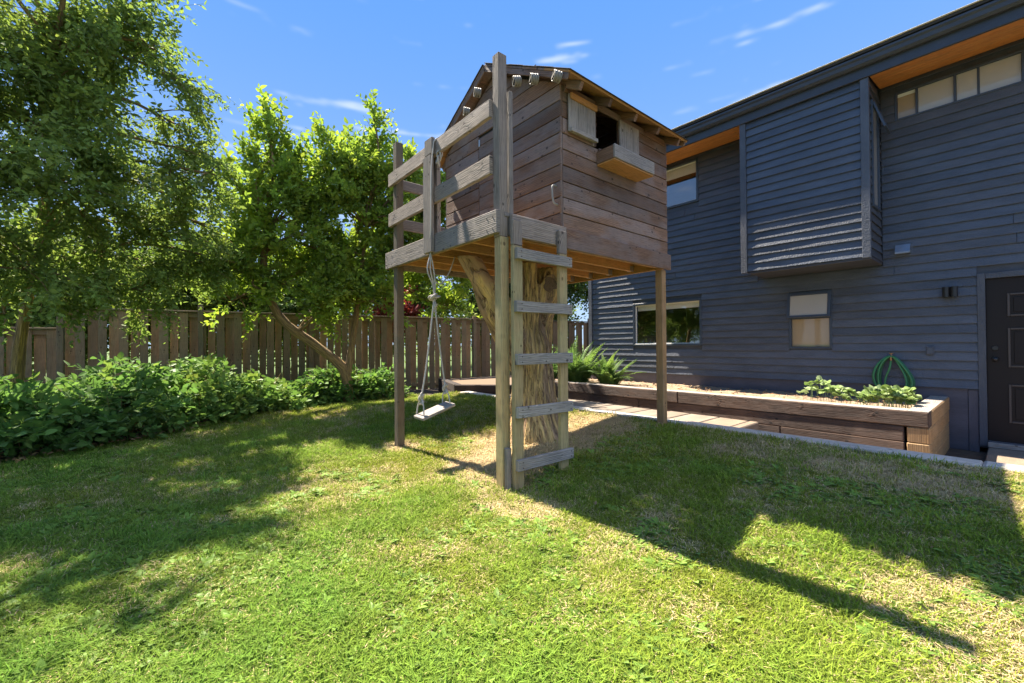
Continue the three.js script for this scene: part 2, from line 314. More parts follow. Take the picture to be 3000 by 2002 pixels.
sideWall(house, HX, HZ0 + 0.09, HZ1, 0.615, 4.76, [LOW, UPW, HOP, CLE, DOOR, [BAY.z0 - 0.01, BAY.z1 + 0.01, BAY.y0 - 0.02, 5]], 'paint');
bx(house, 'foundation', M.foundation[0], HX - 0.004, HX + 0.1, -0.16, 0.612, HZ0 + 0.01, DOOR[0] - 0.09, 0.004);
bx(house, 'foundation', M.foundation[0], HX - 0.012, HX + 0.002, -0.16, 0.6, DOOR[0] - 0.088, DOOR[0] - 0.002, 0.002);
bx(house, 'corner_trim', 'paint', HX - 0.045, HX + 0.05, 0.55, 4.75, HZ0 - 0.01, HZ0 + 0.085, 0.003);
// bay
const bay = sub(house, 'bay');
sideWall(bay, BAY.x, BAY.z0 + 0.09, BAY.z1 - 0.09, BAY.y0 + 0.02, BAY.y1, [], 'paint', false);
bx(bay, 'bay_trim', 'paint', BAY.x - 0.038, BAY.x + 0.03, BAY.y0, BAY.y1 + 0.003, BAY.z0, BAY.z0 + 0.088, 0.003);
bx(bay, 'bay_trim', 'paint', BAY.x - 0.038, BAY.x + 0.03, BAY.y0, BAY.y1 + 0.003, BAY.z1 - 0.088, BAY.z1, 0.003);
bx(bay, 'bay_core', M.paintdark[0], BAY.x + 0.002, HX, BAY.y0 + 0.02, BAY.y1 + 0.1, BAY.z0 + 0.02, BAY.z1 - 0.02, 0.003);
bx(bay, 'bay_floor', 'paintdark', BAY.x - 0.012, HX - 0.02, BAY.y0 - 0.022, BAY.y0 + 0.018, BAY.z0 + 0.1, BAY.z1 + 0.004, 0.003);
{ // right flank of the bay: short siding boards and a tall narrow window pushed open
  const fl = [];
  for (let y = BAY.y0 + 0.02; y < BAY.y1 - 0.02; y += EXPO) { if (y > 2.95 && y < 4.38) { fl.push([BAY.x + 0.035, 7.2, y], [7.62, HX - 0.02, y]); } else fl.push([BAY.x + 0.035, HX - 0.02, y]); }
  for (const [a, b, y] of fl) { add(bay, 'siding_board', sidingGeo(b - a, EXPO), any('paint'), [(a + b) / 2, y, BAY.z1 - 0.02], [0, Math.PI / 2, 0]); }
  bx(bay, 'window_frame', M.frame[0], 7.2, 7.24, 2.98, 4.38, BAY.z1 - 0.02, BAY.z1 + 0.02); bx(bay, 'window_frame', M.frame[0], 7.58, 7.62, 2.98, 4.38, BAY.z1 - 0.02, BAY.z1 + 0.02);
  bx(bay, 'window_frame', M.frame[0], 7.242, 7.578, 4.34, 4.38, BAY.z1 - 0.02, BAY.z1 + 0.02); bx(bay, 'window_frame', M.frame[0], 7.242, 7.578, 2.98, 3.02, BAY.z1 - 0.02, BAY.z1 + 0.02);
  bx(bay, 'window_pane', M.frostedgrey[0], 7.245, 7.575, 3.022, 4.338, BAY.z1 - 0.012, BAY.z1 - 0.004);
}
// awning sash of the bay window, swung out at the bottom
{ const s = sub(house, 'open_sash', [0, 4.36, BAY.z1 + 0.02], [-0.3, 0, 0]);
  for (const [x0, x1, y0, y1] of [[7.24, 7.262, -0.38, 0], [7.558, 7.58, -0.38, 0], [7.264, 7.556, -0.022, 0], [7.264, 7.556, -0.38, -0.358]]) bx(s, 'sash_bar', M.frame[0], x0, x1, y0, y1, -0.012, 0.012);
  bx(s, 'sash_pane', M.glass[0], 7.265, 7.555, -0.356, -0.024, -0.003, 0.003, 0.0005); }
// roof edge
{
  bx(house, 'roof', 'roofing', 6.98, 15.3, 4.915, 4.95, -6.97, HZ1 + 0.5, 0.004);
  bx(house, 'roof', 'fascia', 7.1, 15.2, 4.80, 4.912, -6.9, HZ1 + 0.4, 0.004);
  bx(house, 'fascia_board', 'fascia', 7.062, 7.098, 4.635, 4.91, -6.95, HZ1 + 0.5, 0.003);
  const gp = [[0, 0], [-0.045, 0.0], [-0.07, 0.03], [-0.075, 0.075], [-0.09, 0.1], [-0.09, 0.125], [0, 0.125]].map(([a, b]) => [a, b]);
  const g = prism(gp.map(([a, b]) => [a, b]), HZ1 + 0.5 + 6.95, 'z'); add(house, 'gutter', g, M.fascia[1], [7.06, 4.765, -6.95]);
  bx(house, 'roof_flashing', M.blind[0], 6.955, 7.04, 4.952, 4.96, -6.97, HZ1 + 0.5, 0.001);
  // soffit planks
  let x = 7.1; const n = 7, w = (HX - 0.02 - 7.1) / n;
  for (let k = 0; k < n; k++, x += w) for (const [a, b] of [[-6.9, BAY.z0 - 0.004], [BAY.z1 + 0.004, HZ1 + 0.4]]) { const y = 4.655 + (x - 7.1) * 0.13; const m = bx(house, 'soffit_plank', 'soffitwood', x + 0.001, x + w - 0.001, y, y + 0.018, a, b, 0.003); m.rotation.z = 0.13; }
}
// windows
function ring(p, name, mat, x0, x1, [z0, z1, y0, y1], w, c = 0.003) {
  bx(p, name, mat, x0, x1, y0, y1, z0, z0 + w, c); bx(p, name, mat, x0, x1, y0, y1, z1 - w, z1, c);
  bx(p, name, mat, x0, x1, y1 - w, y1, z0 + w + 0.001, z1 - w - 0.001, c); bx(p, name, mat, x0, x1, y0, y0 + w, z0 + w + 0.001, z1 - w - 0.001, c);
}
function room(p, [z0, z1, y0, y1], deep) {
  const x0 = HX + 0.125, x1 = HX + deep, a = z0 - 0.5, b = z1 + 0.5, c = y0 - 0.7, d = y1 + 0.2;
  bx(p, 'room_wall', M.room[0], x1, x1 + 0.05, c, d, a, b); bx(p, 'room_wall', M.room[0], x0, x1 - 0.002, c, d, a - 0.05, a - 0.002); bx(p, 'room_wall', M.room[0], x0, x1 - 0.002, c, d, b + 0.002, b + 0.05);
  bx(p, 'room_wall', M.room[0], x0, x1 - 0.002, d + 0.002, d + 0.05, a, b); bx(p, 'room_wall', M.room[0], x0, x1 - 0.002, c - 0.05, c - 0.002, a, b);
}
function clearWindow(W, deep, blindTo) {
  const w = sub(house, 'window');
  ring(w, 'window_frame', M.frame[0], HX - 0.03, HX + 0.1, W, 0.04);
  const [z0, z1, y0, y1] = W, I = [z0 + 0.041, z1 - 0.041, y0 + 0.041, y1 - 0.041];
  ring(w, 'sash', M.blind[0], HX + 0.01, HX + 0.05, I, 0.016);
  bx(w, 'window_pane', M.glass[0], HX + 0.028, HX + 0.034, I[2] + 0.017, I[3] - 0.017, I[0] + 0.017, I[1] - 0.017, 0.0005);
  if (blindTo) bx(w, 'roller_blind', M.blind[0], HX + 0.07, HX + 0.085, blindTo, I[3] - 0.004, I[0] + 0.018, I[1] - 0.018);
  room(w, W, deep); return w;
}
clearWindow(LOW, 3.2, 1.895);
clearWindow(UPW, 3.0, 4.45);
{ const w = sub(house, 'window'), [z0, z1, y0, y1] = HOP; ring(w, 'window_frame', M.frame[0], HX - 0.03, HX + 0.06, HOP, 0.03);
  bx(w, 'window_frame', M.frame[0], HX - 0.028, HX + 0.05, 1.575, 1.603, z0 + 0.031, z1 - 0.031);
  bx(w, 'frosted_pane', M.frosted[0], HX + 0.012, HX + 0.02, y0 + 0.032, 1.573, z0 + 0.032, z1 - 0.032, 0.001);
  bx(w, 'room_wall', M.room[0], HX + 0.055, HX + 0.065, y0 + 0.031, y1 - 0.031, z0 + 0.031, z1 - 0.031);
  const s = sub(house, 'hopper_sash', [HX - 0.03, 1.972, 0], [0, 0, -0.17]);   // hinged at the top, pushed out at the bottom
  for (const [a, b, c, d] of [[z0 - 0.01, z0 + 0.028, -0.385, 0], [z1 - 0.04, z1 - 0.002, -0.385, 0], [z0 + 0.029, z1 - 0.041, -0.035, 0], [z0 + 0.029, z1 - 0.041, -0.385, -0.35]]) bx(s, 'sash_bar', M.frame[0], -0.018, 0.012, c, d, a, b);
  bx(s, 'frosted_pane', M.frostedgrey[0], -0.008, -0.002, -0.349, -0.036, z0 + 0.03, z1 - 0.042, 0.001); }
{ const w = sub(house, 'window'), [z0, z1, y0, y1] = CLE; ring(w, 'window_frame', M.frame[0], HX - 0.02, HX + 0.06, CLE, 0.024);
  const st = [z0 + 0.024, -0.83, -0.475, 0.08, 0.62, z1 - 0.024];
  for (let k = 0; k + 1 < st.length; k++) {
    const a = st[k] + (k ? 0.013 : 0.001), b = st[k + 1] - (k < 4 ? 0.013 : 0.001);
    if (k) bx(w, 'mullion', M.frame[0], HX - 0.018, HX + 0.05, y0 + 0.025, y1 - 0.025, st[k] - 0.012, st[k] + 0.012);
    bx(w, 'frosted_pane', k ? M.frostedgrey[0] : M.frosted[0], HX + 0.012, HX + 0.02, y0 + 0.026, k ? y1 - 0.026 : y1 - 0.075, a, b, 0.001);
    if (!k) bx(w, 'roller_blind', M.blind[0], HX + 0.012, HX + 0.02, y1 - 0.072, y1 - 0.026, a, b, 0.001);
  }
  bx(w, 'mullion', M.frame[0], HX + 0.004, HX + 0.011, y0 + 0.026, y1 - 0.026, -0.285, -0.262); }
{ // door
  const [z0, z1, y0, y1] = DOOR;
  ring(house, 'door_trim', M.paint[1], HX - 0.03, HX + 0.02, [z0, z1, -0.075, y1], 0.068);
  const dr = sub(house, 'door'); bx(dr, 'door_leaf', M.doorpaint[0], HX + 0.02, HX + 0.06, -0.015, y1 - 0.07, z0 + 0.07, z1 - 0.07, 0.002);
  for (const [a, b] of [[-0.075, 0.14], [0.28, 0.5]]) for (const [c, d] of [[1.50, 1.775], [0.89, 1.36], [0.225, 0.685]]) {
    ring(dr, 'panel_moulding', M.moulding[0], HX + 0.006, HX + 0.0195, [a, b, c, d], 0.022, 0.006);
    bx(dr, 'door_panel', M.doorpaint[0], HX + 0.010, HX + 0.0195, c + 0.05, d - 0.05, a + 0.05, b - 0.05, 0.008);
  }
  const k = new THREE.SphereGeometry(0.027, 16, 12); add(dr, 'door_handle', k, M.blackmetal[0], [HX - 0.045, 0.985, -0.175]); add(dr, 'door_handle', new THREE.CylinderGeometry(0.012, 0.03, 0.06, 14), M.blackmetal[0], [HX - 0.012, 0.985, -0.175], [0, 0, Math.PI / 2]);
  add(dr, 'deadbolt', new THREE.CylinderGeometry(0.026, 0.03, 0.022, 16), M.blackmetal[0], [HX + 0.012, 1.12, -0.175], [0, 0, Math.PI / 2]);
  bx(house, 'door_sill', 'bleached', HX - 0.075, HX + 0.05, -0.075, -0.02, z0 + 0.07, z1 - 0.07, 0.004);
}
{ // vent hood: a box with a sloping painted face
  const v = sub(house, 'vent_hood'); add(v, 'hood', prism([[0, 0], [-0.09, 0.0], [-0.09, 0.02], [-0.03, 0.125], [0, 0.125]], 0.15, 'z'), M.vent[0], [HX - 0.012, 2.395, -1.06]);
  bx(v, 'flange', M.paint[0], HX - 0.024, HX - 0.014, 2.385, 2.535, -1.085, -0.89, 0.002);
  const o = sub(house, 'outlet_cover'); bx(o, 'cover', M.paint[2], HX - 0.045, HX - 0.012, 1.03, 1.145, -0.775, -0.7, 0.006); bx(o, 'cover_lid', M.paint[3], HX - 0.055, HX - 0.046, 1.045, 1.13, -0.765, -0.71, 0.004);
}
{ const l = thing('wall_light', 'small black up and down wall light on siding left of the door', 'wall light', [HX, 1.832, -0.545]);
  bx(l, 'back_plate', M.blackmetal[0], -0.03, -0.014, -0.055, 0.055, -0.045, 0.045); for (const s of [-1, 1]) add(l, 'shade', new THREE.CylinderGeometry(0.034, 0.034, 0.13, 18), M.blackmetal[0], [-0.07, 0, s * 0.036]); }

// ---------------------------------------------------------------- tree house
const th = thing('tree_house', 'brown wooden play house on posts with deck, railings and gabled roof, around a stump', 'tree house');
const nailGeo = new THREE.CylinderGeometry(0.005, 0.005, 0.004, 8);
const X0 = 2.19, XC = 2.905, X1 = 4.79, Z1 = -2.716, Z0 = -4.72, DECK = 2.31;   // deck edge, cabin wall, right end; front, back
bx(th, 'post', 'postwood', 2.192, 2.281, -0.1, 2.10, -2.815, -2.726, 0.006);
bx(th, 'post', 'greywood', 2.189, 2.278, 2.102, 3.63, -2.822, -2.735, 0.006);
bx(th, 'post', M.fencewood[2], 2.192, 2.281, -0.1, 3.60, -4.755, -4.666, 0.006);
bx(th, 'post', 'brownpost', 4.645, 4.735, 0.1, 2.09, -2.812, -2.722, 0.006);
bx(th, 'post', 'postwood', 4.645, 4.735, 0.1, 2.09, -4.755, -4.666, 0.006);
bx(th, 'post', 'greywood', 2.287, 2.325, 2.12, 3.33, -2.805, -2.716, 0.004);                       // short upright beside the corner post
// rims and joists
bx(th, 'rim_board', M.greywood[1], 2.150, 2.188, 2.122, 2.312, -4.89, -2.727, 0.004);
bx(th, 'rim_board', M.greywood[3], 2.284, 2.945, 2.105, 2.29, -2.724, -2.686, 0.004);
bx(th, 'rim_board', 'greywood', 2.192, 4.78, 2.11, 2.30, -4.80, -4.762, 0.004);
bx(th, 'rim_board', 'warmwood', 4.742, 4.782, 2.11, 2.285, -4.76, -2.73, 0.004);
bx(th, 'rim_board', 'warmwood', 2.192, 2.228, 2.13, 2.27, -4.66, -2.82, 0.004);
for (let k = 0; k < 6; k++) { const z = -2.86 - k * 0.335; bx(th, 'joist', 'warmwood', 2.232, 4.738, 2.135, 2.27, z - 0.019, z + 0.019, 0.003); if (k) { bx(th, 'joist_hanger', M.steel[0], 4.66, 4.739, 2.13, 2.20, z - 0.023, z - 0.0205, 0.0005); bx(th, 'joist_hanger', M.steel[0], 4.66, 4.739, 2.13, 2.20, z + 0.0205, z + 0.023, 0.0005); } }
for (let x = 2.235, k = 0; x < 4.72; x += 0.142, k++) bx(th, 'deck_plank', k < 5 ? 'greywood' : 'warmwood', x, x + 0.137, 2.272, 2.308, -4.76, -2.728, 0.003);
// railings
const RAIL = [['u', 3.085, 3.235], ['l', 2.61, 2.765]];
for (const [, a, b] of RAIL) {
  beam(th, 'rail', 'greywood', [2.169, (a + b) / 2, -4.80], [2.169, (a + b) / 2 + 0.02, -2.815], 0.038, b - a, 0.004);
  bx(th, 'rail', 'greywood', 2.285, XC - 0.02, a - 0.02, b - 0.05, -4.758, -4.722, 0.004);
}
bx(th, 'rail_upright', 'greywood', 2.108, 2.146, 2.13, 3.10, -3.875, -3.72, 0.004);
bx(th, 'rail_upright', 'greywood', 2.192, 2.235, 2.33, 3.25, -3.86, -3.74, 0.004);
bx(th, 'rail_upright', 'greywood', 2.110, 2.148, 3.104, 3.265, -3.845, -3.70, 0.004);
// cabin walls of horizontal boards
const ROWH = 0.1505, Y0 = 2.277, EAVE = 3.635, PEAKZ = (Z0 + Z1) / 2, PEAK = 4.185;
const gy = (z) => EAVE + (PEAK - EAVE) * (1 - Math.abs(z - PEAKZ) / ((Z1 - Z0) / 2));
const gz = (y) => (y <= EAVE ? 1 : (PEAK - y) / (PEAK - EAVE)) * (Z1 - Z0) / 2;      // half width at height y
const WIN = [3.415, 3.80, 3.185, 3.565], DOORW = [-4.02, -3.42];
for (let y = Y0, k = 0; y < PEAK - 0.03; y += ROWH, k++) {
  const a = y + 0.0045, b = y + ROWH - 0.0045;
  if (y < EAVE - 0.02) {                                              // front wall (faces the camera's right) and back wall
    const bb = Math.min(b, EAVE + 0.03);
    let sp = [[XC + 0.03, X1 - 0.02]]; if (bb > WIN[2] + 0.02 && a < WIN[3]) sp = [[XC + 0.03, WIN[0]], [WIN[1], X1 - 0.02]];
    for (const [p, q] of sp) bx(th, 'wall_board', 'cabinwood', p, q, a, bb, Z1 - 0.022, Z1 + rr(-0.001, 0.001), 0.004);
    bx(th, 'wall_board', 'cabinwood', XC, X1, a, bb, Z0 - 0.02, Z0, 0.004);
  }
  for (const [x, face] of [[XC, 1], [X1 - 0.022, 0]]) {                 // gable walls, cut to the roof slope
    const h0 = gz(a), h1 = gz(Math.min(b, PEAK - 0.01));
    if (y > EAVE - ROWH * 0.9) {
      const g = prism(h1 < h0 - 1e-4 && a < EAVE ? [[PEAKZ - h0, a], [PEAKZ + h0, a], [PEAKZ + h0, EAVE], [PEAKZ + h1, b], [PEAKZ - h1, b], [PEAKZ - h0, EAVE]] : [[PEAKZ - h0, a], [PEAKZ + h0, a], [PEAKZ + h1, Math.min(b, PEAK - 0.01)], [PEAKZ - h1, Math.min(b, PEAK - 0.01)]], 0.022, 'x');
      add(th, 'wall_board', g, any('cabinwood'), [x, 0, 0]);
    } else if (face) { bx(th, 'wall_board', 'cabinwood', x - rr(0, 0.001), x + 0.022, a, b, Z0 + 0.001, DOORW[0], 0.004, 2); bx(th, 'wall_board', 'cabinwood', x - rr(0, 0.001), x + 0.022, a, b, DOORW[1] + 0.003, Z1 - 0.001, 0.004, 2); } else bx(th, 'wall_board', 'cabinwood', x, x + 0.022, a, b, Z0 + 0.001, Z1 - 0.025, 0.004, 2);
  }
}
// small door in the gable wall, its boards out of step with the wall's
{ const d = sub(th, 'door'); for (let y = Y0 + 0.03; y < 3.56; y += ROWH) bx(d, 'door_board', 'cabinwood', XC + 0.006, XC + 0.024, y + 0.002, Math.min(y + ROWH - 0.002, 3.6), DOORW[0] + 0.005, DOORW[1] - 0.003, 0.003, 2); bx(d, 'latch', M.steel[0], XC - 0.004, XC + 0.006, 3.50, 3.58, DOORW[0] + 0.012, DOORW[0] + 0.035, 0.002); }
bx(th, 'corner_trim', M.cabinwood[1], XC + 0.004, XC + 0.027, Y0, EAVE - 0.01, Z1 - 0.02, Z1 - 0.004, 0.002);
bx(th, 'wall_board', M.cabinwood[2], 2.948, 4.80, 2.095, 2.276, -2.724, -2.69, 0.004);                 // wide skirt board
bx(th, 'dark_backing', M.dark[0], XC + 0.026, X1 - 0.03, 2.31, 2.318, Z0 + 0.03, Z1 - 0.03, 0.001);  // dark sheets added behind the boards so seams and window opening read dark
bx(th, 'dark_backing', M.dark[0], XC + 0.026, XC + 0.03, 2.32, 4.0, Z0 + 0.35, Z1 - 0.35, 0.001); bx(th, 'dark_backing', M.dark[0], XC + 0.026, XC + 0.03, 2.32, 3.55, Z1 - 0.348, Z1 - 0.03, 0.001); bx(th, 'dark_backing', M.dark[0], XC + 0.026, XC + 0.03, 2.32, 3.55, Z0 + 0.03, Z0 + 0.348, 0.001);
for (const [p, q, c, d] of [[XC + 0.035, WIN[0], 2.32, 3.58], [WIN[1], X1 - 0.03, 2.32, 3.58], [WIN[0] + 0.001, WIN[1] - 0.001, 2.32, WIN[2]]]) bx(th, 'dark_backing', M.dark[0], p, q, c, d, Z1 - 0.027, Z1 - 0.024, 0.001);
// window: header, shutters, flower box
bx(th, 'window_header', M.cabinwood[4], 2.95, 4.70, 3.568, 3.632, Z1 + 0.002, Z1 + 0.022, 0.003);
function shutter(a, b, y0, y1, n) {
  const s = sub(th, 'shutter'), w = (b - a) / n;
  for (let k = 0; k < n; k++) bx(s, 'shutter_board', M.bleached[(k + n) % 4], a + k * w + 0.001, a + (k + 1) * w - 0.001, y0, y1, Z1 + 0.014, Z1 + 0.034, 0.003);
  return s;
}
{ const s = shutter(2.99, 3.378, 3.205, 3.56, 3); bx(s, 'batten', 'warmwood', 3.0, 3.385, 3.51, 3.566, Z1 + 0.035, Z1 + 0.055, 0.003); bx(s, 'batten', M.bleached[1], 3.0, 3.385, 3.20, 3.238, Z1 + 0.035, Z1 + 0.06, 0.003); }
shutter(3.785, 4.135, 3.17, 3.575, 3);
bx(th, 'window_jamb', 'cabinwood', 3.40, 3.414, 3.185, 3.567, Z1 - 0.02, Z1 + 0.012, 0.002);
{ const f = sub(th, 'flower_box'), z = Z1;
  bx(f, 'box_front', M.bleached[2], 3.425, 4.125, 3.015, 3.148, z + 0.205, z + 0.226, 0.003); bx(f, 'box_side', 'cabinwood', 3.43, 3.45, 3.02, 3.145, z + 0.003, z + 0.2035, 0.003); bx(f, 'box_side', 'cabinwood', 4.10, 4.12, 3.02, 3.145, z + 0.003, z + 0.2035, 0.003);
  bx(f, 'box_floor', M.warmwood[2], 3.43, 4.12, 2.998, 3.013, z + 0.003, z + 0.215, 0.003); bx(f, 'box_back', 'cabinwood', 3.452, 4.098, 3.015, 3.18, z + 0.003, z + 0.02, 0.003); }
// roof: planks with dark felt on top, both slopes; rafters, rake boards
{
  const SL = Math.atan2(PEAK - EAVE, (Z1 - Z0) / 2), ov = 0.225, run = ((Z1 - Z0) / 2 + ov) / Math.cos(SL), RX0 = 2.775, RX1 = 4.83;
  for (const s of [1, -1]) {
    const r = sub(th, 'roof_slope', [0, PEAK + 0.062, PEAKZ], [s * SL, 0, 0]);      // local +z (s = 1) runs down the slope
    const n = 8, w = run / n;
    for (let k = 0; k < n; k++) bx(r, 'roof_plank', k > 5 ? 'warmwood' : 'cabinwood', RX0, RX1 + rr(-0.01, 0.01), 0, 0.02, s * (k * w + 0.001), s * ((k + 1) * w - 0.001), 0.002, 0);
    for (let k = 0; k < 6; k++) bx(r, 'roofing_felt', 'roofing', RX0 - 0.012, RX1 + 0.015, 0.021 + 0.003 * ((5 - k) % 2), 0.028 + 0.003 * ((5 - k) % 2), s * (k * run / 6 + 0.004), s * ((k + 1) * run / 6 + 0.016), 0.002, 0);
    for (let k = 0; k < 5; k++) { const x = 2.96 + k * 0.43; bx(r, 'rafter', 'cabinwood', x, x + 0.04, -0.075, -0.002, s * 0.03, s * (run - 0.015), 0.003, 2); }
    bx(r, 'rake_board', M.cabinwood[2], RX0 + 0.001, RX0 + 0.022, -0.055, -0.003, s * 0.012, s * (run - 0.004), 0.003, 2);
    bx(r, 'rake_board', M.cabinwood[3], RX1 - 0.035, RX1 - 0.014, -0.05, -0.003, s * 0.012, s * (run - 0.004), 0.003, 2);
  }
}
add(th, 'pull_handle', tube([[XC, 2.69, -2.775], [XC - 0.045, 2.685, -2.778], [XC - 0.058, 2.60, -2.772], [XC - 0.045, 2.52, -2.765], [XC, 2.51, -2.76]], 0.009, 24, 10), M.whiteplastic[0]);
for (const z of [-4.85, -4.72, -2.86, -2.78]) for (const y of [2.16, 2.26]) add(th, 'bolt', nailGeo, M.nail[0], [2.149, y, z], [0, 0, Math.PI / 2]);
// coils hung under the rake
{
  const ring = [], bar = new THREE.BoxGeometry(0.004, 0.086, 0.009);
  for (let k = 0; k < 6; k++) { const t = new THREE.TorusGeometry(0.043, 0.0058, 8, 26); t.rotateY(Math.PI / 2); t.rotateZ((k % 2 - 0.5) * 0.08); t.translate(-0.012 * k, 0, 0); ring.push(t); }
  const coil = new THREE.CylinderGeometry(0.036, 0.036, 0.062, 20, 1, true); coil.rotateZ(Math.PI / 2); coil.translate(-0.03, 0, 0);
  const where = ['second from lower left under', 'lowest at the far left under', 'half hidden by the tall corner post under', 'third from right under', 'second from right under', 'at the lower right corner of'];
  [[-3.783, 3.985], [-3.995, 3.86], [-3.353, 3.94], [-3.125, 3.80], [-2.878, 3.70], [-2.585, 3.575]].forEach(([z, y], i) => {
    const o = thing('ribbed_coil', 'white ribbed plastic coil ' + where[i] + ' the gable roof edge', 'hanging coil', [2.765, y - 0.01, z], 'ribbed coils hung under the gable edge');
    const t = sub(o, 'coil', [0, 0, 0], [rr(0, 1), rr(-0.7, -0.2), rr(-0.1, 0.45)]);
    for (const r of ring) add(t, 'coil_ring', r, M.whiteplastic[0]);
    add(t, 'coil_core', coil, M.dark[0]); const b = add(t, 'coil_bar', bar, M.whiteplastic[1], [-0.066, 0, 0]); b.rotation.x = 0.6;
    add(o, 'hook', tube([[0, 0.03, 0], [0.006, 0.04, 0], [0.012, 0.05, 0]], 0.003, 6, 6), M.steel[0]);
  });
}
// ladder
{
  const l = thing('ladder', 'weathered wooden ladder with five rungs fixed against the front of the deck', 'ladder', [2.6, 0, -2.66]);
  const st = [[-0.345, -0.245, -0.08, 2.232], [0.2, 0.30, -0.01, 2.232]];
  for (const [a, b, c, d] of st) bx(l, 'stile', 'postwood', a, b, c, 2.02, -0.022, 0.018, 0.004), bx(l, 'stile', M.greywood[4], a - 0.001, b + 0.001, 2.022, d, -0.023, 0.019, 0.006);
  for (const y of [1.947, 1.517, 1.083, 0.648, 0.222]) { const r = bx(l, 'rung', any('bleached'), -0.34 + rr(-0.006, 0.006), 0.325, y - 0.045, y + 0.045, 0.019, 0.057, 0.003); r.rotation.z = rr(-0.008, 0.004); for (const x of [-0.29, 0.29]) for (const s of [-1, 1]) add(l, 'nail', nailGeo, M.nail[0], [x, y + s * 0.022, 0.057], [Math.PI / 2, 0, 0]); }
  bx(l, 'foot_block', 'greywood', -0.395, -0.35, -0.05, 0.36, -0.06, -0.02, 0.004);
}
// swing
{
  const s = thing('swing', 'wooden plank swing hanging on grey ropes from the deck rail', 'swing', [2.17, 0.5, -3.8]);
  const seat = add(s, 'seat', board(0.41, 0.028, 0.16, 0.004), M.bleached[3], [0.02, 0.045, -0.005]); seat.rotation.set(0.08, 0.12, 0.25);
  const T = [-0.04, 1.62, 0.03], K = [0.005, 1.19, 0.02], r = 0.0085, mr = M.rope[0];
  const L = [-0.135, 0.19, 0.0], Q = [0.15, 0.27, -0.02];
  add(s, 'rope', tube([K, [-0.045, 0.8, 0.02], [-0.10, 0.4, 0.01], L], r, 20, 8), mr); add(s, 'rope', tube([K, [0.055, 0.8, 0.01], [0.118, 0.45, -0.01], Q], r, 20, 8), mr);
  for (const [e, dx] of [[L, -0.012], [Q, 0.012]]) { for (const z of [-0.075, 0.075]) add(s, 'rope', tube([e, [e[0] + dx * 0.5, e[1] - 0.07, e[2] + z * 0.7], [e[0] + dx, e[1] - 0.165, e[2] + z]], 0.007, 10, 7), mr);
    const kn = [new THREE.TorusKnotGeometry(0.018, 0.0095, 60, 7, 2, 3)]; const k = add(s, 'knot', kn[0], mr, [e[0], e[1] + 0.005, e[2]], [0.4, 0.3, 0]); k.scale.set(1, 1.5, 1); const k2 = add(s, 'knot', kn[0], mr, [e[0] + 0.004, e[1] - 0.05, e[2]], [1.2, 0.9, 0]); k2.scale.set(0.8, 1.1, 0.8); }
  const k = add(s, 'knot', new THREE.TorusKnotGeometry(0.03, 0.011, 80, 8, 2, 3), mr, K, [1.2, 0.2, 0]); k.scale.set(1.3, 1, 1); const k3 = add(s, 'knot', new THREE.TorusKnotGeometry(0.018, 0.01, 60, 8, 2, 3), mr, [K[0] + 0.01, K[1] - 0.1, K[2]], [0.3, 0.5, 0]); k3.scale.set(0.8, 1.6, 0.8);
  for (const d of [-0.016, 0.0, 0.017]) add(s, 'rope', tube([T, [T[0] + d * 2.2, 1.45, T[2]], [K[0] + d * 0.7, 1.3, K[2]], K], 0.0075, 14, 7), mr);
  add(s, 'rope', tube([[K[0], 1.36, K[2]], [0.09, 1.33, 0], [0.2, 1.45, -0.02], [0.29, 1.64, -0.04]], 0.007, 18, 7), mr);
  add(s, 'rope', tube([T, [-0.075, 2.0, 0.105], [-0.07, 2.45, 0.11], [-0.045, 2.71, 0.115]], 0.007, 18, 7), mr);
  const lp = add(s, 'knot', new THREE.TorusKnotGeometry(0.03, 0.008, 60, 7, 2, 3), mr, [0.0, 2.55, 0.13], [0, 1.3, 0.3]); lp.scale.set(1, 1.6, 1);
  add(s, 'rope', tube([[-0.045, 2.71, 0.115], [0, 2.755, 0.12], [0.045, 2.7, 0.125], [0.04, 2.58, 0.13]], 0.007, 14, 7), mr);
}
// stump
const barkTex = (() => { const h = (u, v) => { const w = 0.06 * (fbm(u * 6, v * 5, 103, 3, 6, 5) - 0.5), a = fbm((u + w) * 30, v * 4, 101, 4, 30, 4), q = (a - 0.5) / 0.03, e = (fbm((u + w) * 60, v * 7, 111, 3, 60, 7) - 0.5) / 0.05; return clamp(0.95 - 0.42 * Math.exp(-q * q) - 0.2 * Math.exp(-e * e) - 0.3 * pn(u * 90, v * 14, 107, 90, 14)); }; return { map: tex(1024, 1024, (u, v) => { const t = h(u, v), p = fbm(u * 14, v * 2, 109, 4, 14, 2), q = smooth(0.4, 0.62, p); const hi = [mix(0.60, 0.36, q), mix(0.41, 0.235, q), mix(0.155, 0.13, q)]; const cell = 0.7 + 0.6 * pn(u * 36, v * 7, 117, 36, 7); return hi.map((x) => x * cell).map((x, k) => mix([0.10, 0.055, 0.026][k], x, smooth(0.1, 0.8, t))); }), bump: tex(1024, 1024, (u, v) => h(u, v), false) }; })();
const barkM = new THREE.MeshStandardMaterial({ map: barkTex.map, bumpMap: barkTex.bump, bumpScale: 0.035, roughness: 0.95 });
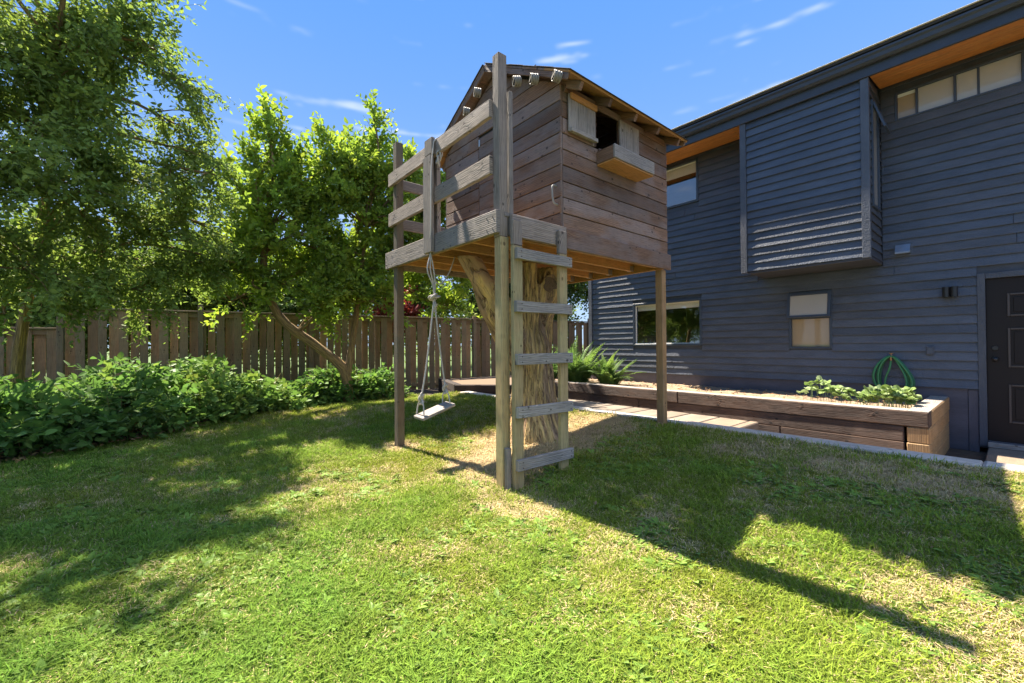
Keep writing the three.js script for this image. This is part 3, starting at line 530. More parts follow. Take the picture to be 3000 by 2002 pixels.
{
  const caps = [ // [a, b, ra, rb]
    [[3.5, -0.15, -3.68], [3.46, 0.42, -3.7], 0.50, 0.262], [[3.46, 0.42, -3.7], [3.41, 1.2, -3.7], 0.25, 0.205],
    [[3.30, 1.05, -3.7], [2.90, 1.62, -3.68], 0.20, 0.15], [[2.90, 1.62, -3.68], [2.50, 2.135, -3.66], 0.15, 0.105],
    [[3.33, 1.1, -3.68], [3.24, 2.12, -3.55], 0.125, 0.085], [[3.52, 1.1, -3.74], [3.63, 2.12, -3.60], 0.17, 0.118],
    [[3.58, 1.62, -3.64], [3.43, 1.88, -3.38], 0.14, 0.098], [[3.4, 0.0, -3.5], [3.72, -0.05, -3.12], 0.18, 0.08], [[3.6, 0.05, -3.7], [4.05, 0.04, -3.75], 0.2, 0.08], [[3.3, 0.0, -3.7], [2.98, -0.05, -3.5], 0.18, 0.08]];
  const sd = (p, [a, b, ra, rb]) => { const ab = b.map((x, i) => x - a[i]), ap = p.map((x, i) => x - a[i]); const t = clamp((ap[0] * ab[0] + ap[1] * ab[1] + ap[2] * ab[2]) / (ab[0] ** 2 + ab[1] ** 2 + ab[2] ** 2)); return Math.hypot(ap[0] - ab[0] * t, ap[1] - ab[1] * t, ap[2] - ab[2] * t) - mix(ra, rb, t); };
  const N = 112, cen = [3.35, 1.02, -3.62], half = 1.2, mc = new MarchingCubes(N, new THREE.MeshStandardMaterial(), false, false, 400000); mc.isolation = 0;
  for (let k = 0; k < N; k++) for (let j = 0; j < N; j++) for (let i = 0; i < N; i++) {
    const p = [i, j, k].map((q, c) => cen[c] + ((q - N / 2) / (N / 2)) * half); let d = 9;
    for (const c of caps) { const e = sd(p, c), h = clamp(0.5 + 0.5 * (d - e) / 0.06); d = mix(d, e, h) - 0.06 * h * (1 - h); }
    const a = Math.atan2(p[2] + 3.7, p[0] - 3.45);
    d += 0.06 * (pn(a * 5 + 20, p[1] * 0.9, 211) - 0.5) + 0.07 * (n3(p[0] * 8, p[1] * 3.5, p[2] * 8, 213) - 0.5);
    d = Math.max(d, p[1] - 2.118, Math.hypot(p[0] - 3.43, p[1] - 1.88, p[2] + 3.38) < 0.22 ? (p[0] - 3.43) * -0.707 + (p[1] - 1.88) * -0.14 + (p[2] + 3.38) * 0.69 : -9);
    mc.field[i + j * N + k * N * N] = -d;
  }
  mc.update();
  const n = mc.count, P = new Float32Array(n * 3), U = new Float32Array(n * 2);
  for (let i = 0; i < n; i++) { for (let c = 0; c < 3; c++) P[i * 3 + c] = cen[c] + mc.positionArray[i * 3 + c] * half; }
  for (let t = 0; t < n; t += 3) { let a0 = 0; for (let q = 0; q < 3; q++) { const i = t + q; let a = Math.atan2(P[i * 3 + 2] + 3.7, P[i * 3] - 3.4 ) / (2 * Math.PI); if (q === 0) a0 = a; else { if (a - a0 > 0.5) a -= 1; if (a - a0 < -0.5) a += 1; } U[i * 2] = a * 3; U[i * 2 + 1] = P[i * 3 + 1] / 0.75 + P[i * 3] * 0.3; } }
  let g = new THREE.BufferGeometry(); g.setAttribute('position', new THREE.BufferAttribute(P, 3)); g.setAttribute('uv', new THREE.BufferAttribute(U, 2)); { const acc = new Map(), Nn = new Float32Array(n * 3), key = (i) => Math.round(P[i * 3] * 2e4) + ',' + Math.round(P[i * 3 + 1] * 2e4) + ',' + Math.round(P[i * 3 + 2] * 2e4); const A = V(0, 0, 0), B = V(0, 0, 0), C = V(0, 0, 0);
    for (let t = 0; t < n; t += 3) { A.fromArray(P, t * 3); B.fromArray(P, t * 3 + 3).sub(A); C.fromArray(P, t * 3 + 6).sub(A); B.cross(C); for (let q = 0; q < 3; q++) { const k = key(t + q); if (!acc.has(k)) acc.set(k, V(0, 0, 0)); acc.get(k).add(B); } }
    for (let i = 0; i < n; i++) acc.get(key(i)).clone().normalize().toArray(Nn, i * 3); g.setAttribute('normal', new THREE.BufferAttribute(Nn, 3)); }
  const o = thing('tree_stump', 'thick brown tree trunk cut off under the tree house with three limb stubs', 'tree stump');
  add(o, 'trunk', g, barkM);
  const knot = new THREE.CylinderGeometry(0.078, 0.09, 0.03, 22, 3); { const p = knot.attributes.position; for (let i = 0; i < p.count; i++) { const a = Math.atan2(p.getZ(i), p.getX(i)), f = 1 + 0.14 * Math.sin(a * 3 + 1) + 0.08 * Math.sin(a * 5); p.setXYZ(i, p.getX(i) * f, p.getY(i) + 0.006 * Math.sin(a * 4), p.getZ(i) * f); } knot.computeVertexNormals(); }
  const kt = tex(256, 256, (u, v) => { const x = u - 0.5, y = v - 0.5, r = Math.hypot(x, y), c = smooth(0.55, 0.8, fbm(u * 9 + Math.sin(r * 30) * 0.3, v * 9, 301, 4)); const s = 0.6 + 0.4 * Math.sin(r * 90 + 4 * fbm(u * 4, v * 4, 303, 3)); return [0.16 * s + 0.05 - c * 0.1, 0.105 * s + 0.03 - c * 0.06, 0.065 * s + 0.02 - c * 0.04]; });
  const kn = add(o, 'cut_knot', knot, new THREE.MeshStandardMaterial({ map: kt, bumpMap: kt, bumpScale: 0.01, roughness: 0.95 }), [3.435, 1.881, -3.385]); kn.lookAt(0, 1.2, 0); kn.rotateX(Math.PI / 2);
}

// ---------------------------------------------------------------- kerb, planter, path, patio
{
  const k = thing('lawn_edging', 'long bleached timber edging between the lawn and the sunken strip by the house', 'garden edging');
  for (let z = -7.35, i = 0; z < 2.0; i++) { const L = [2.35, 2.4, 2.42, 2.3][i % 4]; bx(k, 'timber', 'kerbwood', 4.79, 5.02 + rr(-0.01, 0.01), -0.02, 0.262 + rr(-0.006, 0.004), z, z + L - 0.006, 0.012, 2, 0.012); z += L; }
}
const planter = thing('planter', 'long raised planter of stacked dark brown timbers along the house wall', 'planter');
{
  const zE = -0.575, zF = -6.75, fx0 = 5.915, fx1 = 6.11, xs = 7.77;
  [[-0.16, 0.014, 3], [0.016, 0.173, 1], [0.175, 0.333, 2], [0.335, 0.495, 0]].forEach(([a, b, c], row) => {
    const cuts = [[zF, -5.6, -2.9, zE], [zF, -4.1, -1.9, -0.76], [zF, -3.9, -0.765], [zF, -3.235, zE]][row], dx = [0.0, 0.004, -0.003, 0.006][row];
    for (let i = 0; i + 1 < cuts.length; i++) bx(planter, 'timber', M.timber[(c + i) % 5], fx0 - dx, fx1, a, b, cuts[i] + 0.003, cuts[i + 1] - 0.003, 0.009, 2, 0.007);
    const end = row === 3 || row === 0 ? [fx1 + 0.003, xs] : [fx0 - dx, xs];
    bx(planter, 'timber', M.brownpost[c % 3], ...end, a, b, zE - 0.17, zE + 0.002 * row, 0.009, 0, 0.006);
    if (row === 3) bx(planter, 'timber', M.bleached[0], fx0, xs + 0.005, b + 0.001, b + 0.004, zE - 0.165, zE - 0.005, 0.001, 0, 0.002);
    if (row === 3) bx(planter, 'timber', M.bleached[1], fx0 + 0.002, fx1 - 0.004, b + 0.001, b + 0.004, zF, zE - 0.168, 0.001, 2, 0.002);
  });
  // soil, dusty on top
  const g = new THREE.PlaneGeometry(xs - fx1, zE - zF - 0.17, 34, 120); g.rotateX(-Math.PI / 2); const p = g.attributes.position;
  for (let i = 0; i < p.count; i++) p.setY(i, 0.055 * (fbm(p.getX(i) * 3, p.getZ(i) * 3, 401, 4) - 0.45) + 0.02 * (pn(p.getX(i) * 22, p.getZ(i) * 22, 405) - 0.5)); g.computeVertexNormals();
  const st = tex(512, 512, (u, v) => { const s = 0.6 + 0.8 * fbm(u * 40, v * 40, 407, 4, 40, 40); return [0.26 * s, 0.19 * s, 0.12 * s]; });
  add(planter, 'soil', g, new THREE.MeshStandardMaterial({ map: st, bumpMap: st, bumpScale: 0.02, roughness: 1 }), [(fx1 + xs) / 2, 0.41, (zE - 0.17 + zF) / 2]);
}
{ const b = thing('timber_bed', 'low blackened timber bed corner behind the swing, in deep shade', 'raised bed');
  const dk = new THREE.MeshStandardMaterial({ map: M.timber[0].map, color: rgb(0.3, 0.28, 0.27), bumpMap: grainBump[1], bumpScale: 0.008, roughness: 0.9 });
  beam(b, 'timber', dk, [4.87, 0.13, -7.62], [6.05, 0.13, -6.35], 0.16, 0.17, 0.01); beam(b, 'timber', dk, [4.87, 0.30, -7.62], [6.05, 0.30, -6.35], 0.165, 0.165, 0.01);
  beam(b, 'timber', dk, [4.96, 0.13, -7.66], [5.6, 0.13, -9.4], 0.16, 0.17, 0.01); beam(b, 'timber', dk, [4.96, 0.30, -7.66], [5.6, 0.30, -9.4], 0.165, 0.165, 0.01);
  const s = prism([[4.98, 7.6], [6.0, 6.45], [7.7, 6.45], [7.7, 9.4], [5.6, 9.4]].map(([x, z]) => [x, z]), 0.3, 'z'); s.rotateX(-Math.PI / 2); add(b, 'soil', s, M.soil[0], [0, 0.05, 0]); }
{ const p = thing('timber_path', 'sunlit flat timber path strip between edging and planter', 'path'); p.userData = { kind: 'structure' };
  for (let z = -7.2, i = 0; z < -2.15; i++) { const L = Math.min(rr(0.3, 0.44), -2.12 - z); if (L < 0.1) break; bx(p, 'paver', 'paver', 5.03, 5.9, 0.1, 0.2 + rr(-0.004, 0.004), z, z + L - 0.008, 0.012, 0, 0.006); z += L; } }
{ const p = thing('patio', 'brown paved patio strip in front of the door', 'patio'); p.userData = { kind: 'structure' };
  let i = 0; for (let z = -2.08; z < 2.2; z += 0.46) for (let x = 5.05; x < 7.75; x += 0.55) if (!(x < 7.7 && x > 5.6 && z < -0.6) ) { i++; bx(p, 'paver', 'paver', x, Math.min(x + 0.54, 7.785), -0.14, -0.082 + rr(-0.004, 0.003), z, z + 0.452, 0.008, 0, 0.004); } }
{ const p = thing('walkway', 'dark weathered plank walkway behind the swing by the back fence', 'walkway'); p.userData = { kind: 'structure' };
  for (let k = 0; k < 9; k++) bx(p, 'plank', 'timber', 3.95 + k * 0.012, 5.3 - 0.02 * k, 0.04, 0.085, -7.85 - k * 0.24, -7.62 - k * 0.24, 0.006, 0, 0.008); }

// ---------------------------------------------------------------- fence
{
  const f = thing('wooden_fence', 'tall brown board on board fence with top rail along the back of the lawn', 'fence');
  const A = V(-1.25, 0, -11.35), B = V(11.2, 0, -9.15), dir = B.clone().sub(A).normalize(), nrm = V(-dir.z, 0, dir.x), len = A.distanceTo(B), ry = Math.atan2(-dir.z, dir.x);
  const g = sub(f, 'panel', A.toArray(), [0, ry, 0]);                     // local x runs along the fence, +z faces the lawn
  f.remove(g); f.position.copy(A); f.rotation.y = ry; void nrm;
  const boardH = [board(0.14, 1.86, 0.018, 0.003), board(0.14, 1.85, 0.018, 0.003), board(0.14, 1.87, 0.018, 0.003), board(0.14, 1.86, 0.018, 0.003)];
  let k = 0;
  for (let x = 0.1; x < len; k++) {
    const front = k % 2, m = add(f, 'fence_board', boardH[Math.floor(R() * 4)], any('fencewood'), [x, 0.93 + 0.06, front ? 0.028 : -0.034], [0, 0, rr(-0.006, 0.006)]); m.scale.x = rr(0.9, 1.08);
    x += front ? 0.158 : 0.148; if (R() < 0.12) x += 0.015;
  }
  for (let x = 0; x < len; x += 2.08) bx(f, 'fence_post', 'fencewood', x - 0.045, x + 0.045, 0, 2.06 + rr(0, 0.04), 0.0395, 0.115, 0.006, 1);
  for (let x = 0; x < len; x += 2.08) { bx(f, 'fence_rail', 'fencewood', x + 0.05, x + 2.03, 1.83, 1.92, -0.022, 0.016, 0.004, 0); bx(f, 'fence_rail', 'fencewood', x + 0.05, x + 2.03, 0.14, 0.23, -0.022, 0.016, 0.004, 0); bx(f, 'fence_cap', 'fencewood', x - 0.03, x + 2.04, 1.932, 1.965, -0.06, 0.07, 0.004, 0); }
  const f2 = thing('wooden_fence', 'lower dark plank fence panel with flat cap at far left behind the bushes', 'fence', [-4.6, 0, -11.6]); f2.rotation.y = -0.02;
  for (let x = 0, q = 0; x < 3.3; x += 0.165, q++) bx(f2, 'fence_board', 'fencewood', x, x + 0.148, 0.04, 1.55, q % 2 ? 0.02 : -0.04, q % 2 ? 0.038 : -0.022, 0.003, 1);
  bx(f2, 'fence_rail', 'fencewood', 0, 3.3, 1.46, 1.55, -0.02, 0.018, 0.004); bx(f2, 'fence_cap', 'fencewood', -0.05, 3.35, 1.56, 1.595, -0.07, 0.07, 0.004);
}

// ---------------------------------------------------------------- hose
{
  const h = thing('garden_hose', 'coiled green garden hose looped over a tap on the house wall', 'hose', [HX - 0.06, 1.0, -1.113]);
  const loops = [[-0.20, 0.17, 0.0], [-0.15, 0.19, 0.022], [-0.125, 0.215, -0.02], [-0.185, 0.15, 0.042], [-0.135, 0.205, 0.06]];
  loops.forEach(([a, b, o], i) => { const y = -0.50 - 0.03 * (i % 3); add(h, 'hose_loop', tube([[-o, 0.01, 0], [-o - 0.01, -0.07, a * 0.62], [-o - 0.01, -0.28, a], [-o, y, a * 0.5], [-o, y - 0.02, b * 0.4], [-o - 0.01, -0.36, b * 1.02], [-o - 0.012, -0.13, b * 0.62]], 0.0125, 48, 9, true), M.hose[i % 3]); });
  add(h, 'hose_loop', tube([[-0.05, -0.04, 0.0], [-0.06, -0.15, -0.015], [-0.055, -0.3, -0.06], [-0.05, -0.5, -0.05], [-0.03, -0.55, 0.05]], 0.0125, 24, 9), M.hose[1]);
  const t = thing('garden_tap', 'small brass garden tap holding up the coiled hose', 'tap', [HX - 0.02, 1.0, -1.113]);
  add(t, 'spout', tube([[0, 0.01, 0], [-0.06, 0.012, 0], [-0.10, 0, 0], [-0.105, -0.05, 0]], 0.011, 14, 10), M.brass[0]); const w = new THREE.TorusGeometry(0.022, 0.006, 8, 18); add(t, 'handle', w, M.brass[0], [-0.075, 0.05, 0], [Math.PI / 2, 0, 0]); add(t, 'stem', new THREE.CylinderGeometry(0.006, 0.006, 0.05, 10), M.brass[0], [-0.075, 0.027, 0]);
}

// ---------------------------------------------------------------- leaves
function leafGeo(l, w, bend = 0.12, fold = 0.25, notch = 0) {                // pointed leaf along +z, folded along the midrib
  const P = [], U = [], I = [], n = 4;
  for (let k = 0; k <= n; k++) { const t = k / n, hw = w / 2 * Math.pow(Math.sin(Math.PI * Math.pow(t, 0.8)), 0.85), y = -bend * l * t * t, z = l * t; P.push(-hw, y + hw * fold, z, 0, y, z, hw, y + hw * fold, z); U.push(0, t, 0.5, t, 1, t); }
  for (let k = 0; k < n; k++) { const a = k * 3; if (k === 0) I.push(a + 1, a + 3, a + 4, a + 1, a + 4, a + 5); else if (k === n - 1) I.push(a, a + 1, a + 4, a + 1, a + 2, a + 4); else I.push(a, a + 1, a + 3, a + 1, a + 4, a + 3, a + 1, a + 2, a + 4, a + 2, a + 5, a + 4); }
  const g = new THREE.BufferGeometry(); g.setAttribute('position', new THREE.Float32BufferAttribute(P, 3)); g.setAttribute('uv', new THREE.Float32BufferAttribute(U, 2)); g.setIndex(I); const f = g.toNonIndexed(); f.computeVertexNormals(); return f;
}
const Z = V(0, 0, 1), tmpQ = new THREE.Quaternion(), UPV = V(0, 1, 0);
function aim(dir, roll = 0) { const m = new THREE.Matrix4(), z = dir.clone().normalize(); let x = UPV.clone().cross(z); if (x.lengthSq() < 1e-4) x = V(1, 0, 0); x.normalize(); const y = z.clone().cross(x); m.makeBasis(x, y, z); return new THREE.Quaternion().setFromRotationMatrix(m).multiply(tmpQ.setFromAxisAngle(Z, roll)); }
function sprayGeo(seed, n, len, l, w, droop, spread) {                       // a twig with leaves on alternate sides
  const g = rngOf(seed), leaves = [], a = (x, y) => x + (y - x) * g();
  const base = [leafGeo(l, w, 0.1, 0.22), leafGeo(l * 0.9, w * 0.95, 0.2, 0.3), leafGeo(l * 1.08, w * 0.9, 0.05, 0.15)];
  for (let k = 0; k < n; k++) {
    const t = (k + 0.4) / n, az = k * 2.4 + a(-0.5, 0.5), d = V(Math.cos(az) * spread, Math.sin(az) * spread * 0.7 + a(-0.25, 0.25) - droop * t * 0.6, a(0.25, 0.8)).normalize();
    const q = aim(d, a(-0.8, 0.8)), s = a(0.7, 1.15), m = new THREE.Matrix4().compose(V(a(-0.012, 0.012), -droop * len * t * t * 0.5, len * t), q, V(s, s, s)); const c = base[k % 3].clone(); c.applyMatrix4(m); leaves.push(c);
  }
  const tw = new THREE.CylinderGeometry(0.0012, 0.0025, len, 3, 1); tw.rotateX(Math.PI / 2); tw.translate(0, 0, len / 2); leaves.push(tw.toNonIndexed());
  return mergeGeometries(leaves);
}
function leafMat(c, rough = 0.95, trans = 0.45) { return new THREE.MeshPhysicalMaterial({ color: rgb(...c), roughness: rough, transmission: trans, thickness: 0, specularIntensity: 0.25, clearcoat: 0.18, clearcoatRoughness: 0.4, side: THREE.DoubleSide }); }
const MX = new THREE.Matrix4();
function scatter(parent, name, geo, mat, items) {                             // items: [pos, quat, scale, color]
  const m = new THREE.InstancedMesh(geo, mat, items.length); m.name = name; m.userData.kind = 'stuff'; m.castShadow = m.receiveShadow = true;
  items.forEach(([p, q, s, c], i) => { m.setMatrixAt(i, MX.compose(p, q, V(s, s, s))); m.setColorAt(i, c); }); parent.add(m); return m;
}
const woodBark = new THREE.MeshStandardMaterial({ map: barkTex.map, color: rgb(0.62, 0.6, 0.58), bumpMap: barkTex.bump, bumpScale: 0.012, roughness: 0.95 });
// a tree: trunk, limbs that reach for the lumps of its crown, twigs, leaf sprays; lumps: [x, y, z, r, sprays, droop]
function makeTree(o, trunk, r0, r1, lumps, sprays, mat, hue, opt = {}) {
  const base = o.position, limbs = [], loc = (p) => p.map((v, k) => v - base.getComponent(k));
  const tr = trunk.map(loc); add(o, 'trunk', taper(tr, r0, r1, 16, 9, 0.22), woodBark);
  const tc = curve(tr), items = sprays.map(() => []), twigs = [];
  const start = opt.start ?? 0.35;
  for (const [x, y, z, r, n, droop = 0.2, sc = 1] of lumps) {
    const c = V(...loc([x, y, z])); let best = null, bd = 1e9;
    for (let t = start; t <= 1.001; t += 0.1) { const p = tc.getPointAt(Math.min(1, t)), d = p.distanceTo(c) + Math.max(0, p.y - c.y) * 1.2; if (d < bd) { bd = d; best = p; } }
    const mid = best.clone().lerp(c, 0.5).add(V(rr(-0.2, 0.2), 0.12 * bd, rr(-0.2, 0.2)));
    add(o, 'limb', taper([best.toArray(), mid.toArray(), c.toArray()], r1 * rr(0.55, 0.85), 0.014, 9, 6, 0.2), woodBark);
    const arms = []; const na = Math.max(5, Math.round(r * 14));
    for (let k = 0; k < na; k++) { const d = V(rr(-1, 1), rr(-0.75, 1), rr(-1, 1)).normalize(), e = c.clone().add(d.clone().multiplyScalar(r * rr(0.6, 1.3))), s = mid.clone().lerp(c, rr(0.3, 1)); e.y -= droop * r * 0.5; const m2 = s.clone().lerp(e, 0.55).add(V(0, 0.12 * r, 0)); twigs.push(taper([s.toArray(), m2.toArray(), e.toArray()], 0.011, 0.003, 5, 4)); arms.push(curve([s.toArray(), m2.toArray(), e.toArray()])); }
    for (let k = 0; k < n * (opt.amount ?? 1); k++) {
      const arm = arms[Math.floor(R() * arms.length)], t = Math.pow(R(), 0.7), p = arm.getPointAt(t), tan = arm.getTangentAt(t), sp = r * 0.16 * (0.5 + t);
      p.add(V(rr(-1, 1) * sp, rr(-0.8, 0.8) * sp, rr(-1, 1) * sp));
      const out = p.clone().sub(c).normalize(), d = tan.multiplyScalar(0.5).add(out.multiplyScalar(0.5)).add(V(rr(-0.7, 0.7), rr(-0.5, 0.6) - droop, rr(-0.7, 0.7)));
      const v = rr(0.75, 1.3), yel = Math.pow(R(), 3) * 0.5; items[k % sprays.length].push([p, aim(d, rr(-0.5, 0.5)), rr(0.75, 1.25) * sc, rgb(v * (1 + yel * hue), v * (1 + yel * 0.4), v)]);
    }
  }
  const tw = add(o, 'twigs', mergeGeometries(twigs), woodBark); tw.userData.kind = 'stuff';
  items.forEach((it, k) => it.length && scatter(o, 'foliage', sprays[k], mat, it));
}
const pear = [sprayGeo(1, 8, 0.28, 0.075, 0.036, 0.3, 0.9), sprayGeo(2, 9, 0.32, 0.07, 0.034, 0.45, 0.8), sprayGeo(3, 7, 0.24, 0.08, 0.038, 0.2, 1)];
const plum = [sprayGeo(4, 9, 0.3, 0.096, 0.058, 0.1, 0.95), sprayGeo(5, 9, 0.36, 0.088, 0.054, 0.05, 0.9), sprayGeo(6, 7, 0.24, 0.104, 0.062, 0.12, 1)];
{
  const o = thing('fruit_tree', 'tall dense tree at the left edge with drooping branches hanging over the fence and lawn', 'tree', [-1.5, 0, -8.9]);
  makeTree(o, [[-1.45, -0.1, -8.9], [-1.38, 1.2, -8.85], [-1.2, 2.4, -8.5], [-0.95, 3.8, -8.0], [-0.9, 5.2, -7.6]], 0.075, 0.04, [
    [-1.16, 5.02, -7.74, 0.9, 1150], [-0.5, 5.3, -7.5, 0.72, 760], [-0.9, 4.4, -7.4, 0.6, 500], [0.05, 5.25, -7.5, 0.6, 300, 0.35], [-1.07, 3.75, -7.3, 0.85, 1150], [-0.55, 4.5, -8.3, 0.62, 330, 0.3], [0.38, 4.85, -7.5, 0.42, 170, 0.6], [0.25, 4.35, -7.6, 0.45, 210, 0.6],
    [-0.86, 2.95, -7.2, 0.75, 950], [-0.15, 3.5, -7.85, 0.75, 720, 0.3], [0.45, 4.02, -7.66, 0.42, 190, 0.7], [0.72, 3.7, -7.46, 0.3, 100, 1.0], [-1.1, 2.1, -7.2, 0.62, 720], [-0.45, 2.5, -8.1, 0.75, 680], [0.25, 2.85, -8.2, 0.7, 600], [0.5, 2.35, -8.5, 0.6, 400], [0.75, 3.2, -8.5, 0.5, 260, 0.4], [0.71, 3.35, -8.3, 0.5, 300, 0.3], [1.05, 2.6, -8.3, 0.5, 300, 0.4],
    [-1.65, 3.6, -6.85, 0.9, 600], [-1.95, 4.7, -7.1, 0.95, 600], [-1.8, 2.35, -7.0, 0.75, 450], [-0.96, 6.1, -7.3, 0.8, 480], [-2.3, 5.9, -6.6, 0.9, 380], [-0.2, 6.0, -7.9, 0.6, 260], [-2.6, 3.4, -6.3, 0.9, 420], [-1.9, 6.6, -7.6, 0.9, 380], [-0.7, 1.95, -7.9, 0.5, 330, 0.5], [0.0, 2.05, -8.3, 0.5, 330, 0.5], [-1.3, 1.6, -7.6, 0.4, 200, 0.4]], pear, leafMat([0.185, 0.27, 0.05], 0.95, 0.55), 0.8, { amount: 0.54 });
}
{
  const o = thing('fruit_tree', 'leaning low forked tree with bright yellow green leaves left of the tree house', 'tree', [3.05, 0, -8.72]);
  const m = leafMat([0.22, 0.33, 0.036], 0.95, 0.58);
  // lumps of the two crowns: s runs across them from left to right, each with its own ragged top
  const tops = [[-0.12, 3.6], [0, 4.6], [0.09, 5.3], [0.13, 5.85], [0.19, 5.2], [0.35, 5.2], [0.5, 5.35], [0.58, 5.9], [0.68, 5.2], [0.85, 5.25], [1.05, 5.0]], topAt = (q) => { let k = 0; while (k < tops.length - 2 && tops[k + 1][0] < q) k++; return mix(tops[k][1], tops[k + 1][1], clamp((q - tops[k][0]) / (tops[k + 1][0] - tops[k][0]))); };
  const crown = (s0, s1, n) => { const L = []; for (let k = 0; k < n; k++) { const q = mix(s0, s1, (k + R()) / n), t = topAt(q), y = mix(1.95, t - 0.25, Math.pow((k * 0.618 + 0.1 * R()) % 1, 0.8)); L.push([mix(1.45, 5.0, q), y, mix(-9.0, -7.95, q) + rr(-0.55, 0.5), rr(0.36, 0.52), Math.round(rr(70, 125)), rr(-0.25, 0.15), rr(0.9, 1.15)]); } return L; };
  makeTree(o, [[3.05, 0.0, -8.72], [2.95, 0.75, -8.72], [2.4, 1.25, -8.8], [1.85, 1.75, -8.9], [1.6, 2.5, -8.95], [1.65, 3.6, -9.0]], 0.11, 0.05, [...crown(-0.12, 0.42, 27), [1.72, 5.3, -9.1, 0.22, 40, -0.3, 1.1], [1.72, 5.6, -9.1, 0.16, 24, -0.4, 1.1]], plum, m, 1.0, { start: 0.45 });
  makeTree(o, [[3.0, 0.55, -8.7], [3.12, 1.4, -8.66], [3.2, 2.4, -8.5], [3.3, 3.6, -8.4]], 0.075, 0.03, [...crown(0.34, 1.06, 36), [3.4, 5.5, -8.35, 0.24, 45, -0.3, 1.1], [3.45, 5.85, -8.35, 0.15, 22, -0.4, 1.1]], plum, m, 1.0, { start: 0.3 });
}
const bgSpray = [sprayGeo(7, 12, 0.5, 0.12, 0.075, 0.1, 1), sprayGeo(8, 12, 0.55, 0.13, 0.08, 0.1, 1)];
[[12.1, -11.2, 5.2, [0.07, 0.115, 0.02], 'sunlit leafy tree behind the house corner and fence'], [6.9, -14.5, 4.6, [0.06, 0.105, 0.02], 'green tree beyond the fence behind the tree house posts'], [3.4, -15.5, 4.2, [0.10, 0.165, 0.022], 'bright green tree beyond the fence behind the leaning tree'],
 [-0.6, -16.5, 5.0, [0.10, 0.16, 0.022], 'light green tree beyond the fence behind the drooping tree'], [1.5, -14.6, 4.4, [0.11, 0.175, 0.024], 'lime green tree beyond the fence between the two lawn trees'], [-2.6, -15.2, 4.6, [0.10, 0.16, 0.024], 'bright leafy tree beyond the low fence near the left edge'], [-4.4, -17.5, 4.2, [0.085, 0.14, 0.022], 'pale green tree at the far left beyond the low fence'], [9.2, -12.6, 4.2, [0.055, 0.095, 0.02], 'dark leafy tree beyond the fence right of the stump']].forEach(([x, z, h, c, label]) => {
  const o = thing('garden_tree', label, 'tree', [x, 0, z]), L = [];
  for (let k = 0; k < 11; k++) L.push([x + rr(-1.4, 1.4), h * rr(0.3, 0.88), z + rr(-1.1, 1.1), rr(0.6, 0.95), 130, 0.1]);
  makeTree(o, [[x, 0, z], [x + rr(-0.1, 0.1), h * 0.4, z], [x + rr(-0.3, 0.3), h * 0.85, z]], 0.13, 0.05, L, bgSpray, leafMat(c, 0.95, 0.5), 0.8);
});
{ const o = thing('far_hedge'); o.userData = { kind: 'stuff', label: 'distant sunlit greenery beyond the back fence' };
  const it = [[], []]; for (let k = 0; k < 5200; k++) { const x = rr(-26, 22), top = 3.0 + 1.4 * fbm(x * 0.4 + 50, 3, 521, 3), y = top * Math.sqrt(R()), z = -21.5 + rr(-1.2, 1.2) + 0.3 * y, v = rr(0.7, 1.35); it[k % 2].push([V(x, y, z), aim(V(rr(-1, 1), rr(-0.4, 0.6), rr(0, 1))), rr(1.1, 2), rgb(v * 1.15, v * 1.05, v)]); }
  it.forEach((q, k) => scatter(o, 'hedge_leaves', bgSpray[k], leafMat([0.12, 0.19, 0.025], 0.95, 0.5), q)); }
{ const o = thing('red_shrub', 'dark red leaved shrub glimpsed above the fence behind the left post', 'shrub', [6.1, 0, -13.0]); makeTree(o, [[6.1, 0, -13], [6.1, 1.4, -13], [6.1, 2.2, -13]], 0.06, 0.03, [[6.0, 2.0, -12.9, 0.5, 90], [6.3, 2.6, -13, 0.4, 70], [5.8, 2.7, -13, 0.35, 50]], bgSpray, leafMat([0.20, 0.03, 0.02]), 0.2); }

